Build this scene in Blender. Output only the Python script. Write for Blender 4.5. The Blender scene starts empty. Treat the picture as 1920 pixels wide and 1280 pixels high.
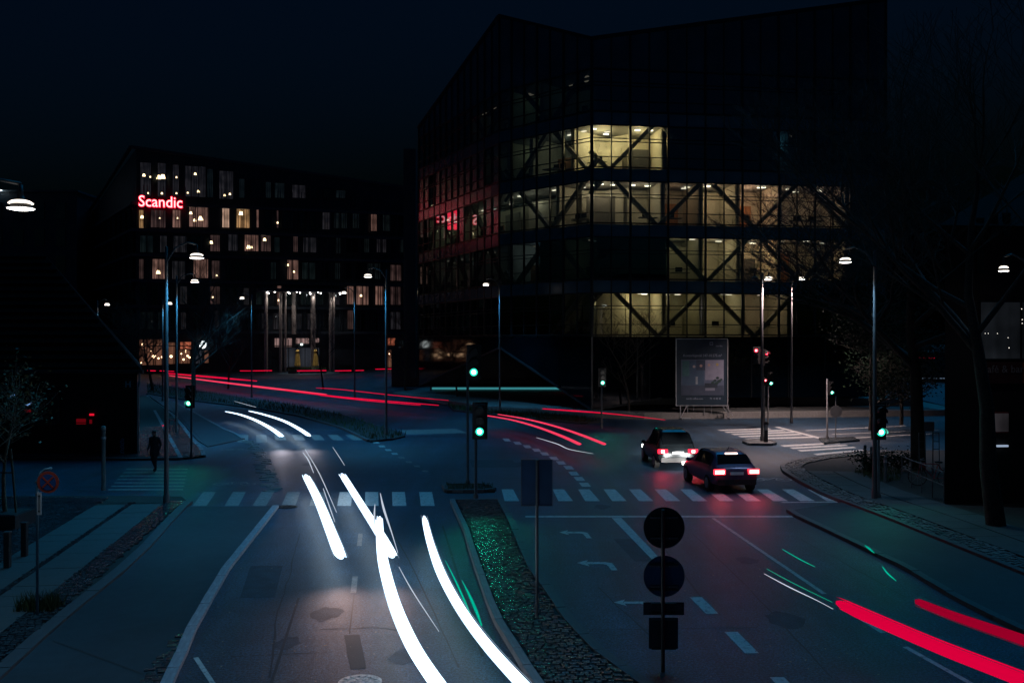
import bpy, bmesh, math, random
from mathutils import Vector, Matrix
random.seed(7)
R = math.radians
S = bpy.context.scene
COL = S.collection

# ------------------------------------------------------------------ camera, sky, added night fill, exposure
F = 1800.0                      # focal length in photo pixels (1920 wide)
H = 5.6                         # eye height: a footbridge over the road
cam = bpy.data.cameras.new('camera')
camo = bpy.data.objects.new('camera', cam)
COL.objects.link(camo)
camo.location = (0, 0, H)
camo.rotation_euler = (R(90), 0, 0)
cam.sensor_width = 36
cam.lens = 36 * F / 1920
cam.clip_start = 0.1
cam.clip_end = 3000
S.camera = camo

w = bpy.data.worlds.new('World')
S.world = w
w.use_nodes = True
nt = w.node_tree
nt.nodes.clear()
out = nt.nodes.new('ShaderNodeOutputWorld')
bg = nt.nodes.new('ShaderNodeBackground')
sky = nt.nodes.new('ShaderNodeTexSky')
sky.sky_type = 'NISHITA'
sky.sun_disc = False
sky.sun_elevation = R(-3)
sky.sun_rotation = R(200)
tint = nt.nodes.new('ShaderNodeMix')
tint.data_type = 'RGBA'
tint.blend_type = 'MULTIPLY'
tint.inputs[0].default_value = 1
tint.inputs[7].default_value = (0.05, 0.29, 0.75, 1)
nt.links.new(sky.outputs[0], tint.inputs[6])
nt.links.new(tint.outputs[2], bg.inputs[0])
bg.inputs[1].default_value = 0.19
nt.links.new(bg.outputs[0], out.inputs[0])

sun = bpy.data.lights.new('night_fill', 'SUN')  # soft blue sun added as even base light, no moon seen
sun.energy = 0.66
sun.angle = R(40)
sun.color = (0.02, 0.46, 1.0)
suno = bpy.data.objects.new('night_fill', sun)
COL.objects.link(suno)
suno.rotation_euler = (R(28), 0, R(160))

S.view_settings.view_transform = 'Standard'
S.view_settings.look = 'None'
S.view_settings.exposure = 0
S.view_settings.gamma = 1
S.view_settings.use_curve_mapping = False
S.render.engine = 'CYCLES'
cy = S.cycles
cy.use_denoising = True
cy.max_bounces = 5
cy.diffuse_bounces = 2
cy.glossy_bounces = 3
cy.transparent_max_bounces = 14
cy.sample_clamp_indirect = 2.0
cy.use_light_tree = True

# ------------------------------------------------------------------ geometry of the view
def at(px, py, d):
    return Vector(((px - 960) / F * d, d, H - (py - 640) / F * d))
def gz(Y):                      # the ground is level up to 90 m, then climbs gently to the hotel
    return 0.0 if Y < 90 else min(2.45, (Y - 90) * 0.035)
def G(px, py, h=0.0):           # where the photo's pixel meets the ground (raised by h)
    k = (py - 640) / F
    d = (H - h) / k if k > 1e-6 else 1e9
    if d > 90:
        d = (H - h + 90 * 0.035) / (k + 0.035)
        if d > 160: d = (H - h - 2.45) / k
    return Vector(((px - 960) / F * d, d, gz(d) + h))

# ------------------------------------------------------------------ materials
MATS = {}
def mat(name, col, rough=0.7, metal=0.0, noise=None, bump=None, spec=0.5, wear=None, streaky=None):
    if name in MATS: return MATS[name]
    m = bpy.data.materials.new(name)
    m.use_nodes = True
    n = m.node_tree
    b = n.nodes['Principled BSDF']
    b.inputs['Roughness'].default_value = rough
    b.inputs['Metallic'].default_value = metal
    b.inputs['Specular IOR Level'].default_value = spec
    b.inputs['Base Color'].default_value = (*col, 1)
    tc = n.nodes.new('ShaderNodeTexCoord')
    if noise:
        prev = None
        for sc, amt in noise:
            t = n.nodes.new('ShaderNodeTexNoise')
            t.inputs['Scale'].default_value = sc
            t.inputs['Detail'].default_value = 5
            n.links.new(tc.outputs['Object'], t.inputs['Vector'])
            mr = n.nodes.new('ShaderNodeMapRange')
            mr.inputs[1].default_value = 0.3 if sc < 20 else 0.40
            mr.inputs[2].default_value = 0.7 if sc < 20 else 0.60
            mr.inputs[3].default_value = 1 - amt
            mr.inputs[4].default_value = 1 + amt
            n.links.new(t.outputs['Fac'], mr.inputs[0])
            mm = n.nodes.new('ShaderNodeMix')
            mm.data_type = 'RGBA'
            mm.blend_type = 'MULTIPLY'
            mm.inputs[0].default_value = 1
            if prev is None: mm.inputs[6].default_value = (*col, 1)
            else: n.links.new(prev, mm.inputs[6])
            n.links.new(mr.outputs[0], mm.inputs[7])
            prev = mm.outputs[2]
        if streaky:             # long worn bands along the lanes
            for sx, sy, rot, lo, hi in streaky:
                mp = n.nodes.new('ShaderNodeMapping')
                mp.inputs['Scale'].default_value = (sx, sy, 1)
                mp.inputs['Rotation'].default_value = (0, 0, rot)
                t = n.nodes.new('ShaderNodeTexNoise')
                t.inputs['Scale'].default_value = 1
                t.inputs['Detail'].default_value = 6
                t.inputs['Roughness'].default_value = 0.65
                n.links.new(tc.outputs['Object'], mp.inputs[0])
                n.links.new(mp.outputs[0], t.inputs['Vector'])
                mr = n.nodes.new('ShaderNodeMapRange')
                mr.inputs[1].default_value = 0.35
                mr.inputs[2].default_value = 0.65
                mr.inputs[3].default_value = lo
                mr.inputs[4].default_value = hi
                n.links.new(t.outputs['Fac'], mr.inputs[0])
                mm = n.nodes.new('ShaderNodeMix')
                mm.data_type = 'RGBA'
                mm.blend_type = 'MULTIPLY'
                mm.inputs[0].default_value = 1
                n.links.new(prev, mm.inputs[6])
                n.links.new(mr.outputs[0], mm.inputs[7])
                prev = mm.outputs[2]
        if wear:                # worn paint: patches where the asphalt shows through
            t = n.nodes.new('ShaderNodeTexNoise')
            t.inputs['Scale'].default_value = 9
            t.inputs['Detail'].default_value = 8
            t.inputs['Roughness'].default_value = 0.7
            n.links.new(tc.outputs['Object'], t.inputs['Vector'])
            mr = n.nodes.new('ShaderNodeMapRange')
            mr.inputs[1].default_value = 0.52
            mr.inputs[2].default_value = 0.66
            n.links.new(t.outputs['Fac'], mr.inputs[0])
            mm = n.nodes.new('ShaderNodeMix')
            mm.data_type = 'RGBA'
            n.links.new(mr.outputs[0], mm.inputs[0])
            n.links.new(prev, mm.inputs[6])
            mm.inputs[7].default_value = (*wear, 1)
            prev = mm.outputs[2]
        n.links.new(prev, b.inputs['Base Color'])
    if bump:
        t = n.nodes.new('ShaderNodeTexNoise')
        t.inputs['Scale'].default_value = bump[0]
        t.inputs['Detail'].default_value = 4
        n.links.new(tc.outputs['Object'], t.inputs['Vector'])
        bp = n.nodes.new('ShaderNodeBump')
        bp.inputs['Strength'].default_value = bump[1]
        bp.inputs['Distance'].default_value = 0.02
        n.links.new(t.outputs['Fac'], bp.inputs['Height'])
        n.links.new(bp.outputs[0], b.inputs['Normal'])
    MATS[name] = m
    return m
def emit(name, col, s):
    if name in MATS: return MATS[name]
    m = bpy.data.materials.new(name)
    m.use_nodes = True
    n = m.node_tree
    n.nodes.clear()
    o = n.nodes.new('ShaderNodeOutputMaterial')
    e = n.nodes.new('ShaderNodeEmission')
    e.inputs[0].default_value = (*col, 1)
    e.inputs[1].default_value = s
    n.links.new(e.outputs[0], o.inputs[0])
    MATS[name] = m
    return m
def curtain(name, col, s, scale=18):
    """lit hotel room seen through hanging curtains: folds of cloth that glow"""
    if name in MATS: return MATS[name]
    m = bpy.data.materials.new(name)
    m.use_nodes = True
    n = m.node_tree
    n.nodes.clear()
    o = n.nodes.new('ShaderNodeOutputMaterial')
    e = n.nodes.new('ShaderNodeEmission')
    tc = n.nodes.new('ShaderNodeTexCoord')
    mp = n.nodes.new('ShaderNodeMapping')
    mp.inputs['Scale'].default_value = (1, 1, 0.04)
    t = n.nodes.new('ShaderNodeTexNoise')
    t.inputs['Scale'].default_value = scale * 0.35
    t.inputs['Detail'].default_value = 3
    n.links.new(tc.outputs['Object'], mp.inputs[0])
    n.links.new(mp.outputs[0], t.inputs['Vector'])
    t2 = n.nodes.new('ShaderNodeTexNoise')
    t2.inputs['Scale'].default_value = 0.9
    n.links.new(tc.outputs['Object'], t2.inputs['Vector'])
    mr = n.nodes.new('ShaderNodeMapRange')
    mr.inputs[1].default_value = 0.38
    mr.inputs[2].default_value = 0.62
    mr.inputs[3].default_value = 0.35
    mr.inputs[4].default_value = 1.3
    n.links.new(t.outputs['Fac'], mr.inputs[0])
    mr2 = n.nodes.new('ShaderNodeMapRange')
    mr2.inputs[1].default_value = 0.35
    mr2.inputs[2].default_value = 0.65
    mr2.inputs[3].default_value = 0.55 * s
    mr2.inputs[4].default_value = 1.3 * s
    n.links.new(t2.outputs['Fac'], mr2.inputs[0])
    mu = n.nodes.new('ShaderNodeMath')
    mu.operation = 'MULTIPLY'
    n.links.new(mr.outputs[0], mu.inputs[0])
    n.links.new(mr2.outputs[0], mu.inputs[1])
    e.inputs[0].default_value = (*col, 1)
    n.links.new(mu.outputs[0], e.inputs[1])
    n.links.new(e.outputs[0], o.inputs[0])
    MATS[name] = m
    return m
def glass(name, tintc, refl=0.12, rough=0.0, frit=0.0):
    if name in MATS: return MATS[name]
    m = bpy.data.materials.new(name)
    m.use_nodes = True
    n = m.node_tree
    n.nodes.clear()
    o = n.nodes.new('ShaderNodeOutputMaterial')
    tr = n.nodes.new('ShaderNodeBsdfTransparent')
    tr.inputs[0].default_value = (*tintc, 1)
    gl = n.nodes.new('ShaderNodeBsdfGlossy')
    gl.inputs['Roughness'].default_value = rough
    gl.inputs[0].default_value = (0.8, 0.95, 1, 1)
    lw = n.nodes.new('ShaderNodeLayerWeight')
    fr = n.nodes.new('ShaderNodeMath')
    fr.operation = 'POWER'
    fr.inputs[1].default_value = 5
    n.links.new(lw.outputs['Facing'], fr.inputs[0])
    mr = n.nodes.new('ShaderNodeMapRange')
    mr.inputs[3].default_value = refl
    n.links.new(fr.outputs[0], mr.inputs[0])
    mx = n.nodes.new('ShaderNodeMixShader')
    n.links.new(mr.outputs[0], mx.inputs[0])
    n.links.new(tr.outputs[0], mx.inputs[1])
    n.links.new(gl.outputs[0], mx.inputs[2])
    last = mx.outputs[0]
    if frit > 0:
        df = n.nodes.new('ShaderNodeBsdfDiffuse')
        df.inputs[0].default_value = (0.3, 0.3, 0.3, 1)
        m2 = n.nodes.new('ShaderNodeMixShader')
        m2.inputs[0].default_value = frit
        n.links.new(last, m2.inputs[1])
        n.links.new(df.outputs[0], m2.inputs[2])
        last = m2.outputs[0]
    n.links.new(last, o.inputs[0])
    MATS[name] = m
    return m

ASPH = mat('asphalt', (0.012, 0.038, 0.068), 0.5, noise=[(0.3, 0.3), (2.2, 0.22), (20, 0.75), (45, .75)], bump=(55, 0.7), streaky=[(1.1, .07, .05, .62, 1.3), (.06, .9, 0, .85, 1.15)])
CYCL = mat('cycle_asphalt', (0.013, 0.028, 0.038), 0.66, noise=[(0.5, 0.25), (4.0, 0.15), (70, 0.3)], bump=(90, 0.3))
GROUND = mat('earth', (0.03, 0.03, 0.028), 0.9, noise=[(0.2, 0.3), (5, 0.3)])
PAINT = mat('road_paint', (0.52, 0.52, 0.50), 0.6, noise=[(4, 0.12), (40, 0.15)], bump=(60, 0.2), wear=(0.12, 0.12, 0.12))
OLDP = mat('old_road_paint', (0.24, 0.22, 0.21), 0.65, noise=[(4, 0.2), (40, 0.25)], wear=(0.07, 0.07, 0.07))
PATCH = mat('asphalt_patch', (0.022, 0.023, 0.025), 0.6, noise=[(30, 0.3)])
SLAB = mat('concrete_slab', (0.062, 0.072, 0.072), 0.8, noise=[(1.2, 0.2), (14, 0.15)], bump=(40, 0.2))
SETT = mat('granite_sett', (0.040, 0.055, 0.062), 0.26, noise=[(2.5, 0.4), (11, 0.4)], bump=(30, 0.6), spec=.8)
SETTL = mat('light_granite_sett', (0.13, 0.13, 0.125), 0.6, noise=[(2.5, 0.35), (11, 0.35)], bump=(35, 0.5))
JOINT = mat('joint_sand', (0.035, 0.034, 0.03), 0.95, noise=[(8, 0.3)])
KERB = mat('granite_kerb', (0.17, 0.175, 0.185), 0.6, noise=[(3, 0.2), (40, 0.2)], bump=(40, 0.2))
KERBD = mat('dark_granite_kerb', (0.06, 0.068, 0.075), 0.6, noise=[(3, 0.2), (40, 0.2)], bump=(40, 0.2))
GALV = mat('galvanised_steel', (0.30, 0.31, 0.32), 0.45, 0.7, noise=[(3, 0.15)])
POLE = mat('grey_pole_paint', (0.10, 0.105, 0.11), 0.45, 0.2, noise=[(2, 0.2)])
BLACK = mat('black_paint', (0.012, 0.012, 0.013), 0.5, noise=[(5, 0.2)])
RUB = mat('rubber', (0.015, 0.015, 0.015), 0.85, noise=[(10, 0.2)])
DKSTEEL = mat('dark_steel', (0.03, 0.033, 0.037), 0.5, 0.3, noise=[(2, 0.2)])
BARK = mat('bark', (0.045, 0.038, 0.03), 0.9, noise=[(4, 0.3), (20, 0.3)], bump=(12, 0.8))
LBARK = mat('pale_bark', (0.16, 0.12, 0.08), 0.85, noise=[(5, 0.3), (24, 0.25)], bump=(14, 0.6))
LEAF = mat('green_leaf', (0.007, 0.020, 0.010), 0.95, spec=.15, noise=[(0.8, 0.5)])
YLEAF = mat('autumn_leaf', (0.12, 0.085, 0.02), 0.6, noise=[(1.5, 0.5)])
GRASS = mat('grass_blade', (0.045, 0.07, 0.02), 0.8, noise=[(0.5, 0.4), (6, 0.3)])
BRICK = mat('brick', (0.014, 0.009, 0.008), 0.85, noise=[(1, 0.25), (9, 0.3)], bump=(20, 0.3))
TILE = mat('roof_tile', (0.004, 0.004, 0.004), 0.95, spec=.1, noise=[(2, 0.3)])
CONC = mat('concrete', (0.22, 0.22, 0.21), 0.8, noise=[(0.6, 0.2), (8, 0.15)])
HOTELW = mat('dark_hotel_cladding', (0.018, 0.032, 0.048), 0.5, noise=[(0.7, 0.3)])
HOTELS = mat('hotel_floor_band', (0.045, 0.065, 0.085), 0.5, noise=[(0.7, 0.2)])
FRAME = mat('window_frame', (0.012, 0.013, 0.015), 0.45, noise=[(3, 0.2)])
SPAN = mat('dark_spandrel_glass', (0.014, 0.050, 0.080), 0.22, noise=[(0.5, 0.4)], spec=0.6)
BANDM = mat('floor_band_glass', (0.026, 0.085, 0.125), 0.25, noise=[(0.4, 0.5)], spec=0.6)
MULL = mat('mullion_metal', (0.012, 0.017, 0.02), 0.4, 0.3, noise=[(3, 0.2)])
ROOMW = mat('office_wall', (0.55, 0.52, 0.42), 0.8, noise=[(0.6, 0.12)])
CEIL = mat('office_ceiling', (0.20, 0.20, 0.19), 0.8, noise=[(0.6, 0.12)])
DKIN = mat('dark_interior', (0.03, 0.032, 0.035), 0.8, noise=[(0.6, 0.2)])
WARMW = mat('office_wood', (0.42, 0.20, 0.09), 0.6, noise=[(0.8, 0.2), (6, .1)])
CABW = mat('office_cabinet', (0.18, 0.17, 0.15), 0.6, noise=[(0.8, 0.2)])
TRUSS = mat('truss_steel', (0.20, 0.20, 0.18), 0.6, noise=[(1, 0.15)])
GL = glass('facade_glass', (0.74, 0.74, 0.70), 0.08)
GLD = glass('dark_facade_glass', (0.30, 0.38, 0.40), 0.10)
GLS = glass('satin_facade_glass', (0.40, 0.5, 0.5), 0.20, rough=0.26, frit=0.05)
GLW = glass('window_glass', (0.75, 0.75, 0.78), 0.05)
WHITE_E = emit('lamp_white', (1.0, 0.93, 0.85), 9)
WHITE_E2 = emit('lamp_white_soft', (1.0, 0.90, 0.78), 2.4)

# ------------------------------------------------------------------ mesh helpers
def nbm(): return bmesh.new()
def add_box(bm, c, s, rz=0.0, rot=None):
    m = Matrix.Translation(Vector(c)) @ (rot.to_4x4() if rot else Matrix.Rotation(rz, 4, 'Z')) @ Matrix.Diagonal((*s, 1))
    bmesh.ops.create_cube(bm, size=1, matrix=m)
def add_bar(bm, p, q, wd, th=None):
    p, q = Vector(p), Vector(q)
    th = th or wd
    d = q - p
    rot = d.to_track_quat('Z', 'Y').to_matrix()
    add_box(bm, (p + q) / 2, (wd, th, d.length), rot=rot)
def add_tube(bm, pts, radii, seg=8, caps=True, flat=1.0):
    pts = [Vector(p) for p in pts]
    if not hasattr(radii, '__len__'): radii = [radii] * len(pts)
    rings = []
    for i, p in enumerate(pts):
        a = pts[max(0, i - 1)]
        b = pts[min(len(pts) - 1, i + 1)]
        d = (b - a).normalized()
        up = Vector((0, 0, 1)) if abs(d.z) < 0.95 else Vector((0, 1, 0))
        s = d.cross(up).normalized()
        u = s.cross(d).normalized()
        rr = radii[i]
        ra, rb = rr if hasattr(rr, '__len__') else (rr, rr * flat)
        rings.append([bm.verts.new(p + s * ra * math.cos(2 * math.pi * k / seg) + u * rb * math.sin(2 * math.pi * k / seg)) for k in range(seg)])
    for a, b in zip(rings, rings[1:]):
        for k in range(seg):
            bm.faces.new((a[k], a[(k + 1) % seg], b[(k + 1) % seg], b[k]))
    if caps:
        bm.faces.new(rings[0][::-1])
        bm.faces.new(rings[-1])
def add_lathe(bm, prof, seg=20, c=(0, 0, 0)):
    c = Vector(c)
    rings = []
    for r, z in prof:
        if r < 1e-5: rings.append([bm.verts.new(c + Vector((0, 0, z)))])
        else: rings.append([bm.verts.new(c + Vector((r * math.cos(2 * math.pi * k / seg), r * math.sin(2 * math.pi * k / seg), z))) for k in range(seg)])
    for a, b in zip(rings, rings[1:]):
        for k in range(seg):
            k2 = (k + 1) % seg
            if len(a) == 1 and len(b) == 1: continue
            if len(a) == 1: bm.faces.new((a[0], b[k], b[k2]))
            elif len(b) == 1: bm.faces.new((a[k], a[k2], b[0]))
            else: bm.faces.new((a[k], a[k2], b[k2], b[k]))
def add_prism(bm, poly, z0, z1):
    """poly: 2D points; z0/z1 numbers or callables of (x, y)"""
    f0 = z0 if callable(z0) else (lambda x, y: z0)
    f1 = z1 if callable(z1) else (lambda x, y: z1)
    a = [bm.verts.new((p[0], p[1], f0(p[0], p[1]))) for p in poly]
    b = [bm.verts.new((p[0], p[1], f1(p[0], p[1]))) for p in poly]
    n = len(poly)
    bm.faces.new(b)
    bm.faces.new(a[::-1])
    for k in range(n):
        bm.faces.new((a[k], a[(k + 1) % n], b[(k + 1) % n], b[k]))
def add_disc_y(bm, c, r, th, seg=24, axis='Y'):
    rot = Matrix.Rotation(R(90), 4, 'X') if axis == 'Y' else (Matrix.Rotation(R(90), 4, 'Y') if axis == 'X' else Matrix())
    bmesh.ops.create_cone(bm, cap_ends=True, segments=seg, radius1=r, radius2=r, depth=th, matrix=Matrix.Translation(Vector(c)) @ rot)
def mesh_of(name, bm, m, smooth=False):
    bmesh.ops.recalc_face_normals(bm, faces=bm.faces[:])
    me = bpy.data.meshes.new(name)
    bm.to_mesh(me)
    bm.free()
    if m: me.materials.append(m)
    if smooth:
        for p in me.polygons: p.use_smooth = True
    return me
def obj(name, bm, m, parent=None, smooth=False, label=None, kind=None):
    o = bpy.data.objects.new(name, mesh_of(name, bm, m, smooth) if isinstance(bm, bmesh.types.BMesh) else bm)
    COL.objects.link(o)
    if parent:
        o.parent = parent
    if label: o['label'] = label
    if kind: o['kind'] = kind
    return o
def local(o, parent):
    """keep world-built geometry in place under a parent that stands elsewhere"""
    o.matrix_parent_inverse = parent.matrix_basis.inverted()
    return o
def tag(o, label, cat, group=None):
    o['label'] = label
    o['category'] = cat
    if group: o['group'] = group
    return o
def thing(name, label, cat, loc=(0, 0, 0), rz=0.0, group=None):
    o = bpy.data.objects.new(name, None)
    COL.objects.link(o)
    o.location = loc
    o.rotation_euler = (0, 0, rz)
    o.empty_display_size = 0.2
    return tag(o, label, cat, group)
def part(name, bm, m, parent, smooth=False, label=None, world=False, kind=None):
    o = obj(name, bm, m, parent, smooth, label, kind)
    if world: local(o, parent)
    return o
UNIT = {}
def unit(m):
    if m.name not in UNIT:
        b = nbm()
        add_box(b, (0, 0, 0), (1, 1, 1))
        UNIT[m.name] = mesh_of('unit_' + m.name, b, m)
    return UNIT[m.name]
def ubox(name, m, c, s, rot, parent):
    """one piece of many alike: shares the unit mesh, placed in world space under its parent"""
    o = bpy.data.objects.new(name, unit(m))
    COL.objects.link(o)
    o.parent = parent
    o.matrix_parent_inverse = parent.matrix_basis.inverted()
    rr = rot.to_4x4() if isinstance(rot, Matrix) else Matrix.Rotation(rot, 4, 'Z')
    o.matrix_basis = Matrix.Translation(Vector(c)) @ rr @ Matrix.Diagonal((*s, 1))
    return o
def copytree(o, parent=None):
    c = o.copy()
    COL.objects.link(c)
    if parent: c.parent = parent
    for ch in list(o.children): copytree(ch, c)
    return c
def struct(name, bm, m):
    o = obj(name, bm, m)
    o['kind'] = 'structure'
    return o
def lamp_light(name, kind, loc, energy, col, parent=None, size=0.2, spot=None, rot=None, world=True, blend=0.6):
    l = bpy.data.lights.new(name, kind)
    l.energy = energy
    l.color = col
    if kind == 'AREA': l.size = size
    else: l.shadow_soft_size = size
    if kind == 'SPOT':
        l.spot_size = R(spot)
        l.spot_blend = blend
    o = bpy.data.objects.new(name, l)
    COL.objects.link(o)
    o.location = loc
    if rot: o.rotation_euler = rot
    if parent:
        o.parent = parent
        if world: local(o, parent)
    return o
def inside(p, poly):
    x, y = p[0], p[1]
    c = False
    j = len(poly) - 1
    for i in range(len(poly)):
        xi, yi = poly[i][0], poly[i][1]
        xj, yj = poly[j][0], poly[j][1]
        if (yi > y) != (yj > y) and x < (xj - xi) * (y - yi) / (yj - yi) + xi: c = not c
        j = i
    return c
def text_mesh(name, body, size, m, extrude=0.01, offset=0.0):
    cu = bpy.data.curves.new(name, 'FONT')
    cu.body = body
    cu.size = size
    cu.extrude = extrude
    cu.offset = offset
    cu.align_x = 'CENTER'
    cu.align_y = 'CENTER'
    cu.resolution_u = 3
    o = bpy.data.objects.new(name, cu)
    COL.objects.link(o)
    dg = bpy.context.evaluated_depsgraph_get()
    dg.update()
    me = bpy.data.meshes.new_from_object(o.evaluated_get(dg))
    bpy.data.objects.remove(o)
    me.materials.clear()
    me.materials.append(m)
    return me
def text(name, body, loc, size, m, parent, rz=0.0, extrude=0.01, offset=0.0, sx=1.0, label=None):
    me = text_mesh(name, body, size, m, extrude, offset)
    o = bpy.data.objects.new(name, me)
    COL.objects.link(o)
    o.parent = parent
    o.matrix_parent_inverse = parent.matrix_basis.inverted()
    o.matrix_basis = Matrix.Translation(Vector(loc)) @ Matrix.Rotation(rz, 4, 'Z') @ Matrix.Rotation(R(90), 4, 'X') @ Matrix.Diagonal((sx, 1, 1, 1))
    if label: o['label'] = label
    return o

# ------------------------------------------------------------------ ground and roads
b = nbm()
rows = [-60, 90, 160, 900]
prev = None
for y in rows:
    z = gz(y) - 0.03
    cur = (b.verts.new((-700, y, z)), b.verts.new((700, y, z)))
    if prev: b.faces.new((prev[0], prev[1], cur[1], cur[0]))
    prev = cur
struct('ground', b, GROUND)

b = nbm()
prev = None
for y, x0, x1 in ((-40, -60, 60), (90, -80, 80), (160, -120, 120)):
    z = gz(y)
    cur = (b.verts.new((x0, y, z)), b.verts.new((x1, y, z)))
    if prev: b.faces.new((prev[0], prev[1], cur[1], cur[0]))
    prev = cur
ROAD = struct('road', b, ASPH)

def mark(name, pix, m=None, lift=0.004, label=None):
    bb = nbm()
    vs = [bb.verts.new(G(x, y) + Vector((0, 0, lift))) for x, y in pix]
    bb.faces.new(vs)
    return part(name, bb, m or PAINT, ROAD, label=label)
def line(name, p, q, wpx, m=None, lift=0.004):
    """a painted line whose width is given in metres"""
    a, c = G(*p), G(*q)
    d = (c - a).normalized()
    s = Vector((d.y, -d.x, 0)) * wpx / 2
    bb = nbm()
    vs = [bb.verts.new(v + Vector((0, 0, lift))) for v in (a - s, c - s, c + s, a + s)]
    bb.faces.new(vs)
    return part(name, bb, m or PAINT, ROAD)

# zebra in front of the stop line, right half
for k in range(-2, 11):
    tl, bl = 1036 + 47.8 * k, 1047 + 50.4 * k
    mark('zebra_stripe', [(tl, 917), (tl + 21.5, 917), (bl + 27.5, 939), (bl, 939)])
# left half across the oncoming lanes
for tl, bl in ((381, 361), (437, 421), (490, 473), (539, 527.5), (588, 580), (637, 632), (685, 684), (735, 736), (786, 789)):
    mark('zebra_stripe', [(tl, 922), (tl + 24, 922), (bl + 26, 948), (bl, 948)], OLDP if tl < 600 else PAINT)
# far zebra across the left arm
for k in range(9):
    x = 380 + 33.4 * k
    sh = -4 + 2.6 * k
    mark('zebra_stripe', [(x, 815), (x + 19, 815), (x + 17 + sh, 825 + (k < 4) * 4), (x - 3 + sh, 825 + (k < 4) * 4)], OLDP)
for k in range(5):
    x = 745 + 22 * k
    mark('zebra_stripe', [(x, 806 - k * 0.6), (x + 22, 806 - k * .6), (x + 44, 814 - k * .6), (x + 18, 814 - k * .6)], OLDP)
# zebras on the right arm
for x0, y0, x1, y1 in ((1345, 805.5, 1440, 802.5), (1357, 809, 1468, 805.5), (1370, 813, 1485, 808.8), (1383, 817.3, 1498, 813), (1395, 822, 1520, 818)):
    mark('zebra_stripe', [(x0, y0), (x1, y1), (x1 + 6, y1 + 2), (x0 + 7, y0 + 2.1)])
for x0, y0, x1, y1 in ((1463, 834.5, 1570, 829), (1480, 838.7, 1585, 833), (1495, 843.5, 1600, 837), (1525, 850.5, 1615, 842.5)):
    mark('zebra_stripe', [(x0, y0), (x1, y1), (x1 + 6, y1 + 2.6), (x0 + 7, y0 + 2.7)])
line('edge_line', (1456, 800), (1552, 825), 0.35)
line('edge_line', (1510, 807), (1700, 798), 0.25)
line('edge_line', (1560, 823), (1760, 812), 0.3)
line('edge_line', (1560, 814), (1760, 806), 0.2)
# stop line, lane lines, arrows
mark('stop_line', [(985, 966.5), (1485, 966.5), (1487, 969.5), (985, 969.5)])
mark('lane_line', [(1147, 970.5), (1165, 970.5), (1233, 1042), (1222, 1048)])
line('lane_line', (1337, 971), (1546, 1113), 0.11)
line('lane_line', (1592, 1146), (1656, 1186), 0.11)
line('lane_line', (1697, 1212), (1900, 1325), 0.11)
mark('lane_dash', [(1293, 1119), (1316, 1119), (1347, 1150), (1324, 1150)])
mark('lane_dash', [(1358, 1184), (1383, 1184), (1423, 1224), (1397, 1224)])
mark('lane_dash', [(1443, 1269), (1470, 1269), (1520, 1318), (1490, 1318)])
line('edge_line', (1465, 941.5), (1581, 940.5), 0.16)
for x, y in ((1042, 868), (1056, 877), (1065, 888), (1075, 898), (1085, 909), (1029, 859.5), (1012, 851), (997, 844), (980, 837.5), (962, 831), (942, 825)):
    wd, hh = (0.36 * 1800 / (H * 1800 / (y - 640)), (y - 640) / 62)
    mark('junction_dash', [(x, y - hh), (x + wd, y - hh), (x + wd * 1.35, y + hh * .7), (x + wd * 0.38, y + hh * .7)])
for x, y in ((698, 829.5), (709, 836.5), (721, 843.5), (733, 850.5), (746, 858), (760, 866), (775, 874), (790, 883)):
    mark('junction_dash', [(x, y - 1.8), (x + 11, y - 1.8), (x + 14, y + 1.6), (x + 3, y + 1.6)], OLDP if y > 852 else PAINT)
line('edge_line', (456, 822), (421, 804), 0.14)
line('edge_line', (660, 800), (700, 812), 0.14, OLDP)
line('edge_line', (480, 802.5), (640, 806), 0.18, OLDP)
def arrow(pts_shaft, head):
    mark('turn_arrow', pts_shaft)
    mark('turn_arrow', head)
def turn_arrow(cx, cy, s):
    # head to the left, bent tail running back down the lane
    sh = [(-30, -1), (5, -1), (18, 2), (29, 20), (17, 20), (8, 6), (0, 4), (-30, 4)]
    P = [(cx + x * s, cy + y * s * 0.75) for x, y in sh]
    he = [(-52, 0), (-30, -7), (-33, 0), (-26, 9)]
    Q = [(cx + x * s * .95, cy + (y + 1) * s * 0.75) for x, y in he]
    bb = nbm()
    for poly in (P, Q):
        bb.faces.new([bb.verts.new(G(x, y) + Vector((0, 0, 0.004 if poly is P else 0.0045))) for x, y in poly])
    part('turn_arrow', bb, PAINT, ROAD)
turn_arrow(1087, 997, 0.78)
turn_arrow(1130, 1054, 0.98)
turn_arrow(1200, 1128, 1.0)
# left near lines and patches
line('lane_line', (367, 1232), (425, 1320), 0.085)
mark('lane_dash', [(661, 1080), (671, 1080), (668, 1111), (657, 1111)], OLDP)
mark('lane_dash', [(672, 1000), (680, 1000), (678, 1023), (669, 1023)], OLDP)
mark('asphalt_patch', [(645, 1190), (674, 1189), (687, 1252), (657, 1254)], PATCH, 0.003)
line('tar_joint', (664, 1114), (655, 1188), 0.03, PATCH, 0.003)
line('tar_joint', (560, 1120), (470, 1400), 0.05, PATCH, 0.003)
line('tar_joint', (830, 985), (905, 1230), 0.06, PATCH, 0.003)
line('tar_joint', (1240, 1020), (1330, 1140), 0.04, PATCH, 0.003)
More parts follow.
